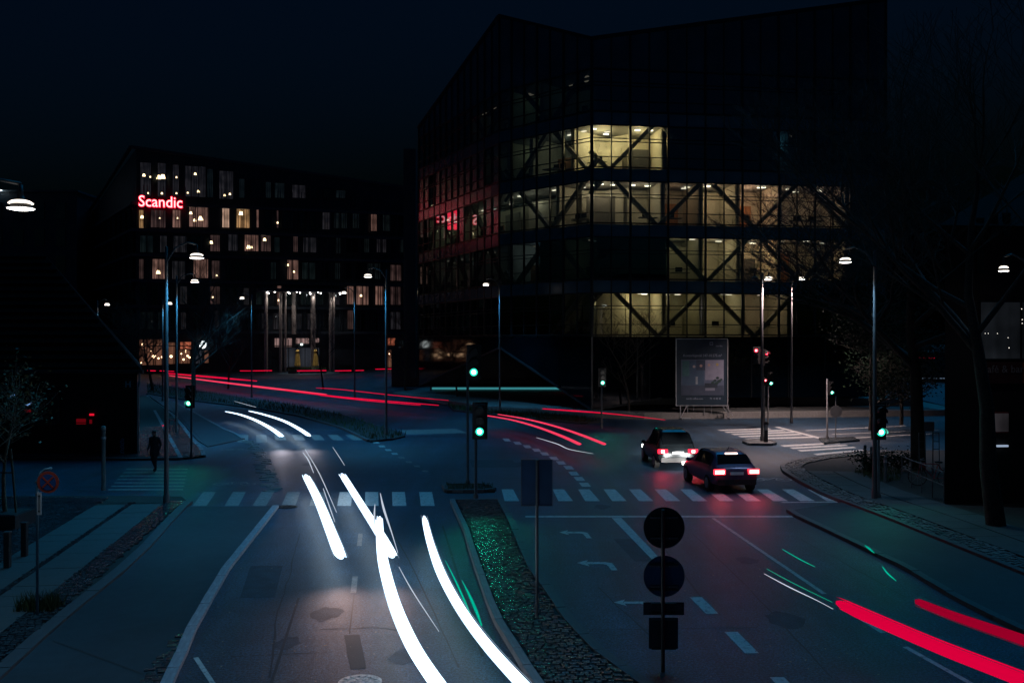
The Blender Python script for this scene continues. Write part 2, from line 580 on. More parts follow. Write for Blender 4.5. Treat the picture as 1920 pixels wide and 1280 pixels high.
# litter, repair seams, stains and drain gratings on the asphalt
V_, F_ = [], []
rl = random.Random(3)
for k in range(420):
    px, py = rl.uniform(330, 1800), 650 + 630 * rl.random() ** .6
    if py < 800: continue
    g = G(px, py)
    i = len(V_)
    s1, a1 = rl.uniform(.012, .035), rl.uniform(0, 6.28)
    for q in range(4): V_.append((g.x + s1 * math.cos(a1 + q * 1.571) * (1 if q % 2 else .5), g.y + s1 * math.sin(a1 + q * 1.571) * (1 if q % 2 else .5), g.z + .006 + .012 * rl.random()))
    F_.append((i, i + 1, i + 2, i + 3))
me_ = bpy.data.meshes.new('leaf_litter')
me_.from_pydata(V_, [], F_)
me_.materials.append(mat('dry_leaf', (.34, .27, .18), .8, noise=[(9, .4)]))
lo_ = obj('leaf_litter', me_, None)
lo_['kind'] = 'stuff'
def crack(pts, wd):
    bb = nbm()
    P = []
    for (x0, y0), (x1, y1) in zip(pts, pts[1:]):
        for k in range(6): P.append((x0 + (x1 - x0) * k / 6 + rl.uniform(-2.2, 2.2), y0 + (y1 - y0) * k / 6 + rl.uniform(-1, 1)))
    P.append(pts[-1])
    g = [G(*p) + Vector((0, 0, .0032)) for p in P]
    L_, R_ = [], []
    for i, p in enumerate(g):
        d = (g[min(i + 1, len(g) - 1)] - g[max(0, i - 1)]).normalized()
        s1 = Vector((d.y, -d.x, 0)) * wd * rl.uniform(.4, 1)
        L_.append(bb.verts.new(p - s1)); R_.append(bb.verts.new(p + s1))
    for i in range(len(g) - 1): bb.faces.new((L_[i], L_[i + 1], R_[i + 1], R_[i]))
    part('tar_crack', bb, PATCH, ROAD)
for c_ in ([(560, 1000), (545, 1070), (520, 1150), (505, 1270)], [(600, 1180), (700, 1176), (760, 1182)], [(430, 1230), (620, 1222)], [(730, 980), (790, 1100), (860, 1250)], [(640, 905), (780, 902)], [(930, 860), (1080, 858), (1180, 862)],
           [(1300, 1000), (1420, 1120), (1560, 1270)], [(1120, 1100), (1240, 1210)], [(1500, 1010), (1700, 1120)], [(1100, 1180), (1420, 1176)], [(620, 840), (760, 868), (850, 900)], [(1180, 820), (1330, 835)]):
    crack(c_, .022)
def blotch(px, py, r, m, asp=1.6):
    g = G(px, py)
    bb = nbm()
    bb.faces.new([bb.verts.new((g.x + r * rl.uniform(.7, 1.15) * math.cos(k * .393), g.y + r * asp * rl.uniform(.7, 1.15) * math.sin(k * .393), .0026)) for k in range(16)])
    part('oil_stain', bb, m, ROAD)
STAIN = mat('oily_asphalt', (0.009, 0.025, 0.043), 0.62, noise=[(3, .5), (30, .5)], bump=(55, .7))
for x, y, r in ((610, 1150, .35), (760, 1230, .3), (540, 1205, .25), (1250, 1060, .35), (1470, 1160, .4), (1130, 950, .3), (1400, 1050, .3), (690, 960, .3), (980, 870, .5), (580, 870, .35)): blotch(x, y, r, STAIN)
mark('asphalt_patch', [(1150, 1010), (1195, 1010), (1240, 1052), (1190, 1052)], STAIN, 0.0028)
mark('asphalt_patch', [(470, 1060), (530, 1060), (515, 1120), (450, 1120)], STAIN, 0.0028)
mark('asphalt_patch', [(880, 862), (960, 862), (975, 876), (885, 876)], STAIN, 0.0028)
def ring(bb, c, r, t, n=22, z=0.004):
    o_, i_ = [], []
    for k in range(n):
        a = 2 * math.pi * k / n
        o_.append(bb.verts.new((c[0] + r * math.cos(a), c[1] + r * math.sin(a), c[2] + z)))
        i_.append(bb.verts.new((c[0] + (r - t) * math.cos(a), c[1] + (r - t) * math.sin(a), c[2] + z)))
    for k in range(n):
        bb.faces.new((o_[k], o_[(k + 1) % n], i_[(k + 1) % n], i_[k]))
def strip(bb, a, c, t, z):
    a, c = Vector(a), Vector(c)
    d = (c - a).normalized()
    s = Vector((d.y, -d.x, 0)) * t / 2
    bb.faces.new([bb.verts.new(v + Vector((0, 0, z))) for v in (a - s, c - s, c + s, a + s)])
def bike_mark(px, py, sx, h=0.0, m=None):
    c = G(px, py, h)
    bb = nbm()
    r = 0.33 * sx
    ring(bb, c + Vector((-0.55 * sx, 0, 0)), r, 0.06)
    ring(bb, c + Vector((0.55 * sx, 0, 0)), r, 0.06)
    A, B_, C_, D_ = c + Vector((-0.55 * sx, 0, 0)), c + Vector((-0.1 * sx, -0.02, 0)), c + Vector((-0.25 * sx, .5 * sx, 0)), c + Vector((0.35 * sx, .5 * sx, 0))
    E_ = c + Vector((0.55 * sx, 0, 0))
    for i, (p, q) in enumerate(((A, B_), (B_, C_), (A, C_), (C_, D_), (B_, D_), (D_, E_))):
        strip(bb, p, q, 0.06, 0.0045 + i * 0.0004)
    part('cycle_symbol', bb, m or PAINT, ROAD)
bike_mark(440, 907, 0.95, 0.0, OLDP)
bike_mark(440, 843, 0.8, 0.0, OLDP)
bike_mark(1444, 899, 1.0)
# manhole covers
def manhole(px, py, r, m, label):
    c = G(px, py)
    t = thing('manhole_cover', label, 'manhole cover', c)
    bb = nbm()
    add_lathe(bb, [(0, 0.012), (r * .55, 0.012), (r * .55, 0.009), (r * .62, 0.009), (r * .62, 0.012), (r * .9, 0.012), (r * .9, 0.006), (r, 0.006), (r, 0.0)], 32)
    part('cover', bb, m, t)
    bb = nbm()
    for k in range(14):
        a = 2 * math.pi * k / 14
        add_box(bb, (r * .76 * math.cos(a), r * .76 * math.sin(a), 0.015), (r * .2, r * .1, 0.006), a)
    for k in range(6):
        a = 2 * math.pi * k / 6
        add_box(bb, (r * .3 * math.cos(a), r * .3 * math.sin(a), 0.015), (r * .22, r * .1, 0.006), a)
    part('raised_pattern', bb, m, t, kind='stuff')
manhole(675, 1278, 0.36, mat('bright_iron', (0.5, 0.5, 0.48), 0.4, 0.5, noise=[(20, 0.3)]), 'pale round manhole cover shining at the bottom edge of the road')
manhole(538, 950, 0.36, mat('dark_iron', (0.01, 0.01, 0.01), 0.5, 0.5, noise=[(20, 0.3)]), 'dark manhole cover beside the end of the cycle kerb at the zebra')

# -------- setts as joined ground cover
def setts(name, poly, ang, lx, ly, z, m, parent, gap=0.018, th=0.05, jit=0.008):
    ca, sa = math.cos(ang), math.sin(ang)
    us = [p[0] * ca + p[1] * sa for p in poly]
    vs = [-p[0] * sa + p[1] * ca for p in poly]
    V, Fc = [], []
    v = min(vs)
    r = 0
    while v < max(vs):
        u = min(us) - random.random() * lx
        while u < max(us):
            L = lx * random.uniform(.8, 1.25)
            cx_, cy_ = (u + L / 2), v + ly / 2
            X, Y = cx_ * ca - cy_ * sa, cx_ * sa + cy_ * ca
            if inside((X, Y), poly):
                hu, hv = (L - gap) / 2, (ly - gap) / 2
                dz = random.uniform(-jit, jit)
                tx, ty = random.uniform(-.05, .05), random.uniform(-.05, .05)
                n = len(V)
                for sx, sy, in ((-1, -1), (1, -1), (1, 1), (-1, 1)):
                    for lev, ins in ((z - th, 1.0), (z + dz, 0.9)):
                        a_, c_ = sx * hu * ins, sy * hv * ins
                        zz = lev + (a_ * tx + c_ * ty if lev > z - th else 0)
                        V.append((X + a_ * ca - c_ * sa, Y + a_ * sa + c_ * ca, zz + gz(Y)))
                Fc.append((n + 1, n + 3, n + 5, n + 7))
                for k in range(4):
                    k2 = (k + 1) % 4
                    Fc.append((n + 2 * k, n + 2 * k2, n + 2 * k2 + 1, n + 2 * k + 1))
            u += L
        v += ly
        r += 1
    me = bpy.data.meshes.new(name)
    me.from_pydata(V, [], Fc)
    me.materials.append(m)
    o = obj(name, me, m, parent)
    o['kind'] = 'stuff'
    return o
KU = {}
def kerbstones(pts, wd, top, length, m, parent, name='kerb_stone', hgt=0.2):
    """single granite kerb stones laid end to end along a line"""
    pts = [Vector((p[0], p[1], 0)) for p in pts]
    seg = [(pts[i + 1] - pts[i]).length for i in range(len(pts) - 1)]
    tot = sum(seg)
    n = max(1, int(tot / length))
    def pos(s):
        for i, L in enumerate(seg):
            if s <= L or i == len(seg) - 1: return pts[i].lerp(pts[i + 1], min(1, s / L))
            s -= L
    for k in range(n):
        a, c = pos(tot * k / n), pos(tot * (k + 1) / n)
        d = c - a
        mid = (a + c) / 2
        ubox(name, m, (mid.x, mid.y, gz(mid.y) + top - hgt / 2 + random.uniform(-.006, .006)), (wd, max(.05, d.length - 0.015), hgt), math.atan2(-d.x, d.y) + random.uniform(-.006, .006), parent)
def platform(name, poly, top, m, z0=-0.05):
    bb = nbm()
    add_prism(bb, [(p[0], p[1]) for p in poly], lambda x, y: gz(y) + z0, lambda x, y: gz(y) + top)
    return struct(name, bb, m)

# -------- left pavement with slabs, setts and kerb
kl = [G(353, 938, .12), G(344, 946, .12), G(312, 979, .12), G(273, 1022, .12), G(217, 1073, .12), G(156, 1120, .12), G(94, 1170, .12), G(0, 1254, .12)]
dL = (kl[1] - kl[-1]); dL.z = 0; dL.normalize()
kl.append(kl[-1] - dL * 12)
nL = Vector((-dL.y, dL.x, 0))          # to the left of the kerb
far_l = G(353, 938).y
poly = [(p.x, p.y) for p in kl] + [(-40, kl[-1].y), (-40, far_l + .6), (-13.6, far_l + .6), (-11.8, far_l + .45)]
LPAVE = platform('left_pavement', poly, 0.075, JOINT)
kerbstones(kl, 0.28, 0.12, 1.0, KERBD, LPAVE)
K0 = kl[-1]
Ltot = (kl[0] - K0).length
aL = math.atan2(-dL.x, dL.y)
def lp(s, o): return K0 + dL * s + nL * o
s = 0.0
while s < Ltot - .6:
    for o in (1.25, 2.42):
        c = lp(s + .42, o)
        if c.y < far_l:
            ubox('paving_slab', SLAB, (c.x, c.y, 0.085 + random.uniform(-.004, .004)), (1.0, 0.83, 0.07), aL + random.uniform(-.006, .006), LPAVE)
    s += 0.845
def band(o0, o1, s0=0.0, s1=None):
    s1 = s1 or Ltot
    return [lp(s0, o0), lp(s1, o0), lp(s1, o1), lp(s0, o1)]
setts('kerb_sett_strip', band(.15, .74), aL, 0.14, 0.12, 0.12, SETT, LPAVE)
setts('middle_sett_strip', band(1.76, 1.91), aL, 0.12, 0.075, 0.12, SETT, LPAVE)
fld = [lp(6, 2.95), lp(Ltot + 1.2, 2.95), (-26, far_l + .5), (-26, lp(6, 2.95).y)]
setts('square_setts', fld, aL + .1, 0.13, 0.12, 0.12, SETT, LPAVE)

# -------- left cycle track, a little above the road, kept from it by bright kerb stones
ck = [G(517, 947, .08), G(480, 993, .08), G(425, 1061, .08), G(390, 1120, .08), G(375, 1147, .08), G(359, 1174, .08), G(340, 1221, .08), G(320, 1260, .08), G(312, 1280, .08)]
ck.append(ck[-1] + (ck[-1] - ck[-3]).normalized() * 9)
ke = [p + (-nL) * .14 for p in kl[1:]]
poly = [(p.x, p.y) for p in ck] + [(p.x, p.y) for p in ke[::-1]]
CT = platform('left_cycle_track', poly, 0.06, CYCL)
kerbstones(ck, 0.2, 0.085, 0.8, mat('bright_granite_kerb', (0.33, 0.33, 0.36), 0.6, noise=[(3, 0.25), (40, 0.25)], bump=(40, 0.3)), CT)
st = [G(338, 1183, .08), G(346, 1190, .08), G(318, 1248, .08), G(300, 1290, .08), G(255, 1290, .08), G(285, 1245, .08)]
setts('drain_sett_strip', [(p.x, p.y) for p in st], aL, 0.2, 0.13, 0.075, SETT, CT)
line_b = nbm()
for p, q in (((100, 1200), (268, 1262)),):
    a, c = G(*p, .066), G(*q, .066)
    strip(line_b, a, c, 0.035, 0.0)
part('tar_joint', line_b, PATCH, CT)
# setts along the curved edge of the cycle lane beyond the zebra
curve = [(462, 826), (476, 836), (487, 852), (495, 872), (503, 896), (512, 922)]
gp = [G(x, y) for x, y in curve]
poly = [(p.x - .25, p.y) for p in gp] + [(p.x + .25, p.y) for p in gp[::-1]]
setts('lane_edge_setts', poly, 0.0, 0.5, 0.2, 0.012, SETTL, ROAD, th=0.02)

# -------- side street zebra on the left
for k in range(7):
    y = 878 + 6.4 * k
    x0 = 238 - 5.6 * k
    x1 = 352 - 1.4 * k
    mark('zebra_stripe', [(x0, y), (x1, y), (x1, y + 2.4), (x0 - 3, y + 2.4)], OLDP)

# -------- pavement beyond the side street (with the signal on it)
pp = [G(x, y, .12) for x, y in ((382, 853), (380, 846), (372, 834), (360, 822), (340, 795), (322, 775), (276, 741))]
poly = [(p.x, p.y) for p in pp] + [(-60, pp[-1].y + 1), (-60, 46.9), (pp[0].x - 3.2, 45.2), (pp[0].x - .8, 45.4)]
FP = platform('corner_pavement', poly, 0.10, JOINT)
kerbstones(pp + [Vector((pp[0].x - .8, 45.4, 0))], 0.2, 0.125, 0.9, KERB, FP)
kerbstones([Vector((pp[0].x - .8, 45.4, 0)), Vector((pp[0].x - 3.2, 45.2, 0)), Vector((-40, 46.9, 0))], 0.2, 0.122, 1.2, KERBD, FP)
setts('corner_setts', [(p.x, p.y) for p in pp[:5]] + [(-25, 59), (-25, 46.6), (pp[0].x - 3.2, 45.6)], 0.2, 0.2, 0.16, 0.12, SETT, FP, th=.03)
pp2 = [G(x, y, .06) for x, y in ((456, 822), (440, 811), (421, 804), (395, 790), (350, 765), (310, 746), (276, 739))]
poly = [(p.x, p.y) for p in pp2] + [(pp[5].x + .3, pp[5].y), (pp[3].x + .3, pp[3].y), (pp[2].x + .5, pp[2].y)]
CT2 = platform('far_cycle_track', poly, 0.05, CYCL)
kerbstones(pp2, 0.18, 0.075, 1.6, KERB, CT2)

# -------- grass verge between the arms of the left road
def blades(name, poly, n, hmin, hmax, m, base=0.1, wd=0.02):
    xs = [p[0] for p in poly]
    ys = [p[1] for p in poly]
    V, Fc = [], []
    k = 0
    while k < n:
        x, y = random.uniform(min(xs), max(xs)), random.uniform(min(ys), max(ys))
        k += 1
        if not inside((x, y), poly): continue
        a = random.uniform(0, 6.28)
        h_ = random.uniform(hmin, hmax)
        z = gz(y) + base
        i = len(V)
        dx, dy = math.cos(a) * wd, math.sin(a) * wd
        lx, ly = random.uniform(-.4, .4) * h_, random.uniform(-.4, .4) * h_
        V += [(x - dx, y - dy, z), (x + dx, y + dy, z), (x + lx, y + ly, z + h_)]
        Fc.append((i, i + 1, i + 2))
    me = bpy.data.meshes.new(name)
    me.from_pydata(V, [], Fc)
    me.materials.append(m)
    o = obj(name, me, m)
    o['kind'] = 'stuff'
    o['label'] = name.replace('_', ' ')
    return o
vg = [(276, 719), (330, 726), (440, 744), (540, 757), (640, 776), (700, 795), (745, 808), (760, 816), (735, 822), (695, 826), (640, 800), (560, 778), (480, 764), (380, 752), (276, 737)]
vp = [G(x, y, .1) for x, y in vg]
VERGE = platform('grass_verge', vp, 0.09, GROUND)
kerbstones([vp[8], vp[9], vp[10], vp[11], vp[12], vp[13], vp[14]], 0.2, 0.12, 2.0, KERBD, VERGE)
blades('verge_grass', [(p.x, p.y) for p in vp], 16000, .1, .38, GRASS, wd=.03)
# lawn in front of the glass building
lg = [(838, 756), (925, 760), (1040, 772), (1090, 782), (1130, 789), (1090, 792), (1010, 786), (930, 777), (850, 768)]
lp_ = [G(x, y, .1) for x, y in lg]
LAWN = platform('front_lawn', lp_, 0.09, GROUND)
kerbstones([lp_[4], lp_[5], lp_[6], lp_[7], lp_[8]], 0.2, 0.12, 2.0, KERBD, LAWN)
blades('lawn_grass', [(p.x, p.y) for p in lp_], 9000, .1, .35, GRASS, wd=.03)

# -------- cobbled median with the arrow sign on it
ml = [(848, 935), (857, 955), (870, 982), (876, 995), (881, 1015), (895, 1057), (906, 1087), (920, 1127), (937, 1165), (960, 1200), (991, 1250), (1012, 1280), (1040, 1320)]
mr_ = [(937, 934), (960, 977), (980, 1025), (1000, 1067), (1032, 1107), (1060, 1150), (1090, 1183), (1130, 1222), (1180, 1256), (1215, 1282), (1265, 1320)]
mlp = [G(x, y, .12) for x, y in ml]
mrp = [G(x, y, .12) for x, y in mr_]
poly = [(p.x, p.y) for p in mlp] + [(p.x, p.y) for p in mrp[::-1]]
MED = platform('cobbled_median', poly, 0.075, JOINT)
kerbstones(mlp, 0.16, 0.13, 0.9, KERB, MED)
kerbstones(mrp, 0.2, 0.125, 0.9, KERBD, MED)
kerbstones([mlp[0] + Vector((.1, 0, 0)), mrp[0] - Vector((.1, 0, 0))], 0.2, 0.12, 0.6, KERBD, MED)
ins = [(p.x + .13, p.y - (.15 if i == 0 else 0)) for i, p in enumerate(mlp)] + [(p.x - .15, p.y - (.15 if i == len(mrp) - 1 else 0)) for i, p in enumerate(mrp[::-1])]
setts('median_setts', ins, -0.05, 0.15, 0.105, 0.12, SETT, MED, jit=0.014)
isl = [G(x, y, .12) for x, y in ((832, 906), (922, 906), (928, 917), (838, 918))]
ISL = platform('signal_island', isl, 0.10, JOINT)
kerbstones(isl + [isl[0]], 0.16, 0.13, 0.7, KERBD, ISL)
blades('island_weeds', [(p.x, p.y) for p in isl], 500, .04, .16, GRASS, wd=.012)
# -------- right side: cycle track, pavement, refuge
rk = [(1480, 954), (1488, 960), (1540, 984), (1587, 1006), (1645, 1034), (1700, 1059), (1771, 1102), (1842, 1140), (1920, 1176), (2040, 1240)]
rkp = [G(x, y, .1) for x, y in rk]
rp = [(1650, 842), (1615, 846), (1560, 851), (1515, 857), (1477, 865), (1466, 872), (1472, 882), (1502, 900), (1540, 920), (1582, 937), (1661, 966), (1760, 1006), (1920, 1070), (2040, 1120)]
rpp = [G(x, y, .12) for x, y in rp]
poly = [(p.x, p.y) for p in rkp] + [(p.x, p.y) for p in rpp[::-1][:5]]
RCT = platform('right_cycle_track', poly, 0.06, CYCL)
kerbstones(rkp, 0.2, 0.10, 0.9, KERBD, RCT)
poly = [(p.x, p.y) for p in rpp] + [(40, rpp[-1].y), (40, rpp[0].y)]
RP = platform('right_pavement', poly, 0.08, JOINT)
kerbstones(rpp, 0.2, 0.13, 0.9, KERBD, RP)
def offset_line(pts, o):
    res = []
    for i, p in enumerate(pts):
        a, c = pts[max(0, i - 1)], pts[min(len(pts) - 1, i + 1)]
        d = (c - a).normalized()
        res.append(p + Vector((-d.y, d.x, 0)) * o)
    return res
o1, o2 = offset_line(rpp, 0.12), offset_line(rpp, 0.85)
setts('corner_light_setts', [(p.x, p.y) for p in o1] + [(p.x, p.y) for p in o2[::-1]], 0.6, 0.17, 0.14, 0.13, SETTL, RP, jit=.012)
# large slabs behind the setts
for i in range(3, len(o2) - 1):
    pass
slabline = offset_line(rpp, 1.45)
seg_pts = slabline[6:]
for row in (1.42, 2.5):
    ln = offset_line(rpp, row)[6:]
    for a, c in zip(ln, ln[1:]):
        L = (c - a).length
        n = max(1, int(L / 0.9))
        d = (c - a).normalized()
        for k in range(n):
            mid = a + d * (L * (k + .5) / n)
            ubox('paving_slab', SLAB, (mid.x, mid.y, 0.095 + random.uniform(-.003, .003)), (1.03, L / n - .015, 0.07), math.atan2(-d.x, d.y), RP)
ref = [G(x, y, .12) for x, y in ((1394, 826), (1402, 823), (1440, 823), (1456, 828), (1450, 831), (1405, 831))]
REF = platform('refuge_island', ref, 0.11, SETTL)
kerbstones(ref + [ref[0]], 0.14, 0.13, 0.6, KERBD, REF)
ref2 = [G(x, y, .12) for x, y in ((1535, 820), (1600, 818), (1612, 823), (1545, 829))]
REF2 = platform('kerb_island', ref2, 0.11, SETT)

# ------------------------------------------------------------------ the glass office building
C0, C1 = Vector((6.0, 72, 0)), Vector((29.3, 75.3, 0))
C2, C3 = Vector((-1.0, 78.8, 0)), Vector((-9.38, 97, 0))
PZ = 0.45
plz = [(-2.0, 76.5), (6.0, 70.2), (9.5, 69.0), (34, 72.6), (40, 120), (-10, 120), (-12, 97)]
bb = nbm()
add_prism(bb, plz, lambda x, y: gz(y) - .05, lambda x, y: PZ)
PLAZA = struct('office_plaza', bb, CONC)
for i in range(12):
    for j in range(2):
        c = Vector((9.8 + i * 1.95, 70.3 + i * .28 + j * 1.6, PZ + .012))
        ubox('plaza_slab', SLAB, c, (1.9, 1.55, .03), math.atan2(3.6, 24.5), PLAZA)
GB = thing('glass_office_building', 'huge faceted glass office block with lit floors and diagonal steel trusses', 'office building', (6.0, 72, PZ))
faces = {'R': (C0, C1, 16), 'A': (C0, C2, 7), 'B': (C2, C3, 13)}
nrm = {}
for k, (a, c, n) in faces.items():
    d = (c - a).normalized()
    nn = Vector((d.y, -d.x, 0))
    if nn.y > 0: nn = -nn
    nrm[k] = nn
roof_h = {'R': (28.3, 32.4), 'A': (28.3, 32.3), 'B': (32.3, 27.2)}
def fp(face, u, z, o=0.0):
    a, c, n = faces[face]
    L = (c - a).length
    p = a.lerp(c, u / L) + nrm[face] * o
    return Vector((p.x, p.y, z))
def fu(face, px):
    a, c, n = faces[face]
    k = (px - 960) / F
    d = c - a
    t = (k * a.y - a.x) / (d.x - k * d.y)
    return max(0, min(1, t)) * d.length
rows_z = [6.0, 10.2, 14.4, 18.6, 22.8]       # floor levels, bottom row to the top full row
GH = 3.25                                     # height of glass in each row
lit = set()
ROOMS = [  # face, row, px0, px1, colour, power
    ('R', 3, 1112, 1252, (1.0, 0.83, 0.42), 520),
    ('A', 3, 1058, 1108, (0.95, 0.88, 0.55), 90),
    ('A', 3, 980, 1058, (0.7, 0.85, 0.7), 26),
    ('R', 2, 1116, 1250, (1.0, 0.84, 0.58), 105),
    ('R', 2, 1250, 1322, (1.0, 0.66, 0.42), 32),
    ('R', 2, 1322, 1392, (1.0, 0.74, 0.48), 110),
    ('R', 2, 1392, 1472, (1.0, 0.62, 0.42), 190),
    ('R', 2, 1472, 1600, (1.0, 0.66, 0.5), 80),
    ('A', 2, 1030, 1108, (0.95, 0.82, 0.6), 75),
    ('A', 2, 937, 1030, (0.8, 0.85, 0.72), 55),
    ('B', 2, 850, 935, (0.7, 0.85, 0.65), 40),
    ('B', 2, 787, 850, (0.6, 0.85, 0.65), 30),
    ('R', 1, 1252, 1322, (0.9, 0.85, 0.5), 22),
    ('R', 1, 1322, 1394, (1.0, 0.84, 0.52), 95),
    ('R', 1, 1394, 1470, (1.0, 0.66, 0.40), 220),
    ('R', 1, 1470, 1600, (1.0, 0.68, 0.45), 60),
    ('R', 0, 1116, 1252, (1.0, 0.85, 0.46), 250),
    ('R', 0, 1252, 1324, (0.95, 0.84, 0.45), 34),
    ('R', 0, 1324, 1402, (0.95, 0.82, 0.5), 70),
    ('R', 0, 1402, 1490, (1.0, 0.75, 0.5), 50),
    ('A', 0, 1040, 1105, (0.7, 0.85, 0.55), 26),
    ('A', 4, 940, 1000, (.4, .8, .65), 3), ('A', 4, 1000, 1106, (.15, .6, .7), 2.4), ('B', 4, 860, 933, (.5, .7, .6), 2), ('B', 3, 884, 933, (.4, .7, .6), 2),
    ('A', 3, 938, 980, (.6, .8, .6), 7), ('B', 1, 872, 933, (.5, .7, .9), 5), ('A', 1, 939, 1000, (.5, .75, 1), 12), ('A', 1, 1040, 1106, (.4, .8, .6), 1.6),
    ('R', 3, 1456, 1492, (.1, .45, .9), 10),
    ('B', 1, 790, 870, (0.65, 0.75, 0.8), 12),
]
core = [Vector(p) for p in ((9.2, 77.6, 0), (28.9, 80.4, 0), (31.5, 108, 0), (-2.5, 115, 0), (-4.6, 99.5, 0), (3.6, 82.6, 0))]
bb = nbm()
add_prism(bb, [(p.x, p.y) for p in core], 5.3, 26.5)
part('core_wall', bb, ROOMW, GB, world=True)
slab_poly = [C0, C1, Vector((32.5, 110, 0)), Vector((-3, 117.5, 0)), C3, C2]
cen = Vector((10, 92, 0))
def inset(p, o=.3):
    return p + (cen - p).normalized() * o
for z in rows_z + [27.0]:
    bb = nbm()
    add_prism(bb, [(inset(p).x, inset(p).y) for p in slab_poly], z - 0.75, z - 0.02)
    part('floor_slab', bb, CEIL if z < 25 else DKIN, GB, world=True)
bb = nbm()
add_prism(bb, [(9.5, 78), (28.9, 80.6), (31, 100), (11, 98)], PZ, 5.25)
part('lobby_core', bb, DKIN, GB, world=True)
# roof: folded planes
def rz_of(x, y):
    return 0
tops = [(C0, 28.3), (C1, 32.4), (Vector((32.8, 110.3, 0)), 33.5), (Vector((-3.2, 117.8, 0)), 27.5), (C3, 27.2), (C2, 32.3)]
bb = nbm()
vs = [bb.verts.new((p.x, p.y, z)) for p, z in tops]
ctr = bb.verts.new((12, 92, 33.2))
for i in range(6): bb.faces.new((vs[i], vs[(i + 1) % 6], ctr))
part('roof', bb, SPAN, GB, world=True)
bb = nbm()
q = [(tops[i][0], tops[i][1]) for i in (1, 2, 3, 4)]
for (p, z), (p2, z2) in zip(q, q[1:]):
    bb.faces.new([bb.verts.new(v) for v in ((p.x, p.y, 5.2), (p2.x, p2.y, 5.2), (p2.x, p2.y, z2), (p.x, p.y, z))])
part('rear_facade', bb, SPAN, GB, world=True)
# facades
for fk, (a, c, n) in faces.items():
    L = (c - a).length
    nn = nrm[fk]
    d = (c - a).normalized()
    ang = math.atan2(d.y, d.x)
    mod = L / n
    h0, h1 = roof_h[fk]
    top = lambda u: h0 + (h1 - h0) * u / L
    for ri, z in enumerate(rows_z):
        for k in range(n):
            u = (k + .5) * mod
            zt = min(z + GH, top(u) - 1.4)
            px = 960 + F * fp(fk, u, 0).x / fp(fk, u, 0).y
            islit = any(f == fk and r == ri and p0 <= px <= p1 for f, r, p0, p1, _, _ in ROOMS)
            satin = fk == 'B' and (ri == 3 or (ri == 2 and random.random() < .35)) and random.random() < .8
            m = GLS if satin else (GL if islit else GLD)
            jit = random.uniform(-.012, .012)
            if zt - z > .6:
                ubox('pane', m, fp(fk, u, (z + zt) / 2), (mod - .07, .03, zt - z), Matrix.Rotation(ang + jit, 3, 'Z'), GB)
            z1 = rows_z[ri + 1] if ri + 1 < len(rows_z) else top(u)
            sm = GLS if (fk == 'B' and ri in (2,) and random.random() < .85) else BANDM
            if ri + 1 < len(rows_z):
                ubox('spandrel_panel', sm, fp(fk, u, (z + GH + z1) / 2 + .02, .03 + random.uniform(0, .05)), (mod - .05, .06, z1 - z - GH - .06), ang + random.uniform(-.01, .01), GB)
    # top band under the sloping roof edge
    bb = nbm()
    for k in range(n):
        u0, u1 = k * mod + .03, (k + 1) * mod - .03
        zb = 26.05
        vv = [fp(fk, u0, zb, .03), fp(fk, u1, zb, .03), fp(fk, u1, top(u1), .03), fp(fk, u0, top(u0), .03)]
        if top(u0) - zb > .2: bb.faces.new([bb.verts.new(v) for v in vv])
    part('top_panel_band', bb, SPAN, GB, world=True)
    for k in range(n + 1):
        u = k * mod
        t_ = top(u)
        wd = .16 if k % 2 == 0 else .07
        ubox('mullion', MULL, fp(fk, u, (5.95 + t_) / 2, .05), (wd, .14, t_ - 5.95), ang, GB)
    for ri, z in enumerate(rows_z):
        for f_, th in ((0.03, .1), (.27, .05), (.62, .05), (.70, .05), (1.0, .1)):
            zz = z + GH * f_
            if zz < top(0) - 1 and zz < top(L) - 1:
                ubox('transom', MULL, fp(fk, L / 2, zz, .045 if f_ in (.03, 1.0) else .03), (L, .1, th), ang, GB)
    # roof edge
    p, q = fp(fk, 0, h0, .06), fp(fk, L, h1, .06)
    bb = nbm()
    add_bar(bb, p, q, .25)
    part('roof_edge', bb, MULL, GB, world=True)
    # diagonal steel truss behind the glass
    half = 3.86
    for ri, z in enumerate(rows_z):
        x = 0.0
        k = 0
        off = {'R': 1.45, 'A': 0.9, 'B': .4}[fk] - half
        while off + k * half < L:
            u0, u1 = off + k * half, off + (k + 1) * half
            up = (k + ri) % 2 == 0
            za, zb = (z, z + GH + .6) if up else (z + GH + .6, z)
            t0, t1 = max(0, -u0 / half), min(1, (L - u0) / half)
            if t1 > t0:
                bb = nbm()
                add_bar(bb, fp(fk, u0 + half * t0, za + (zb - za) * t0, -.75), fp(fk, u0 + half * t1, za + (zb - za) * t1, -.75), .34, .3)
                part('truss_beam', bb, TRUSS, GB, world=True)
            k += 1
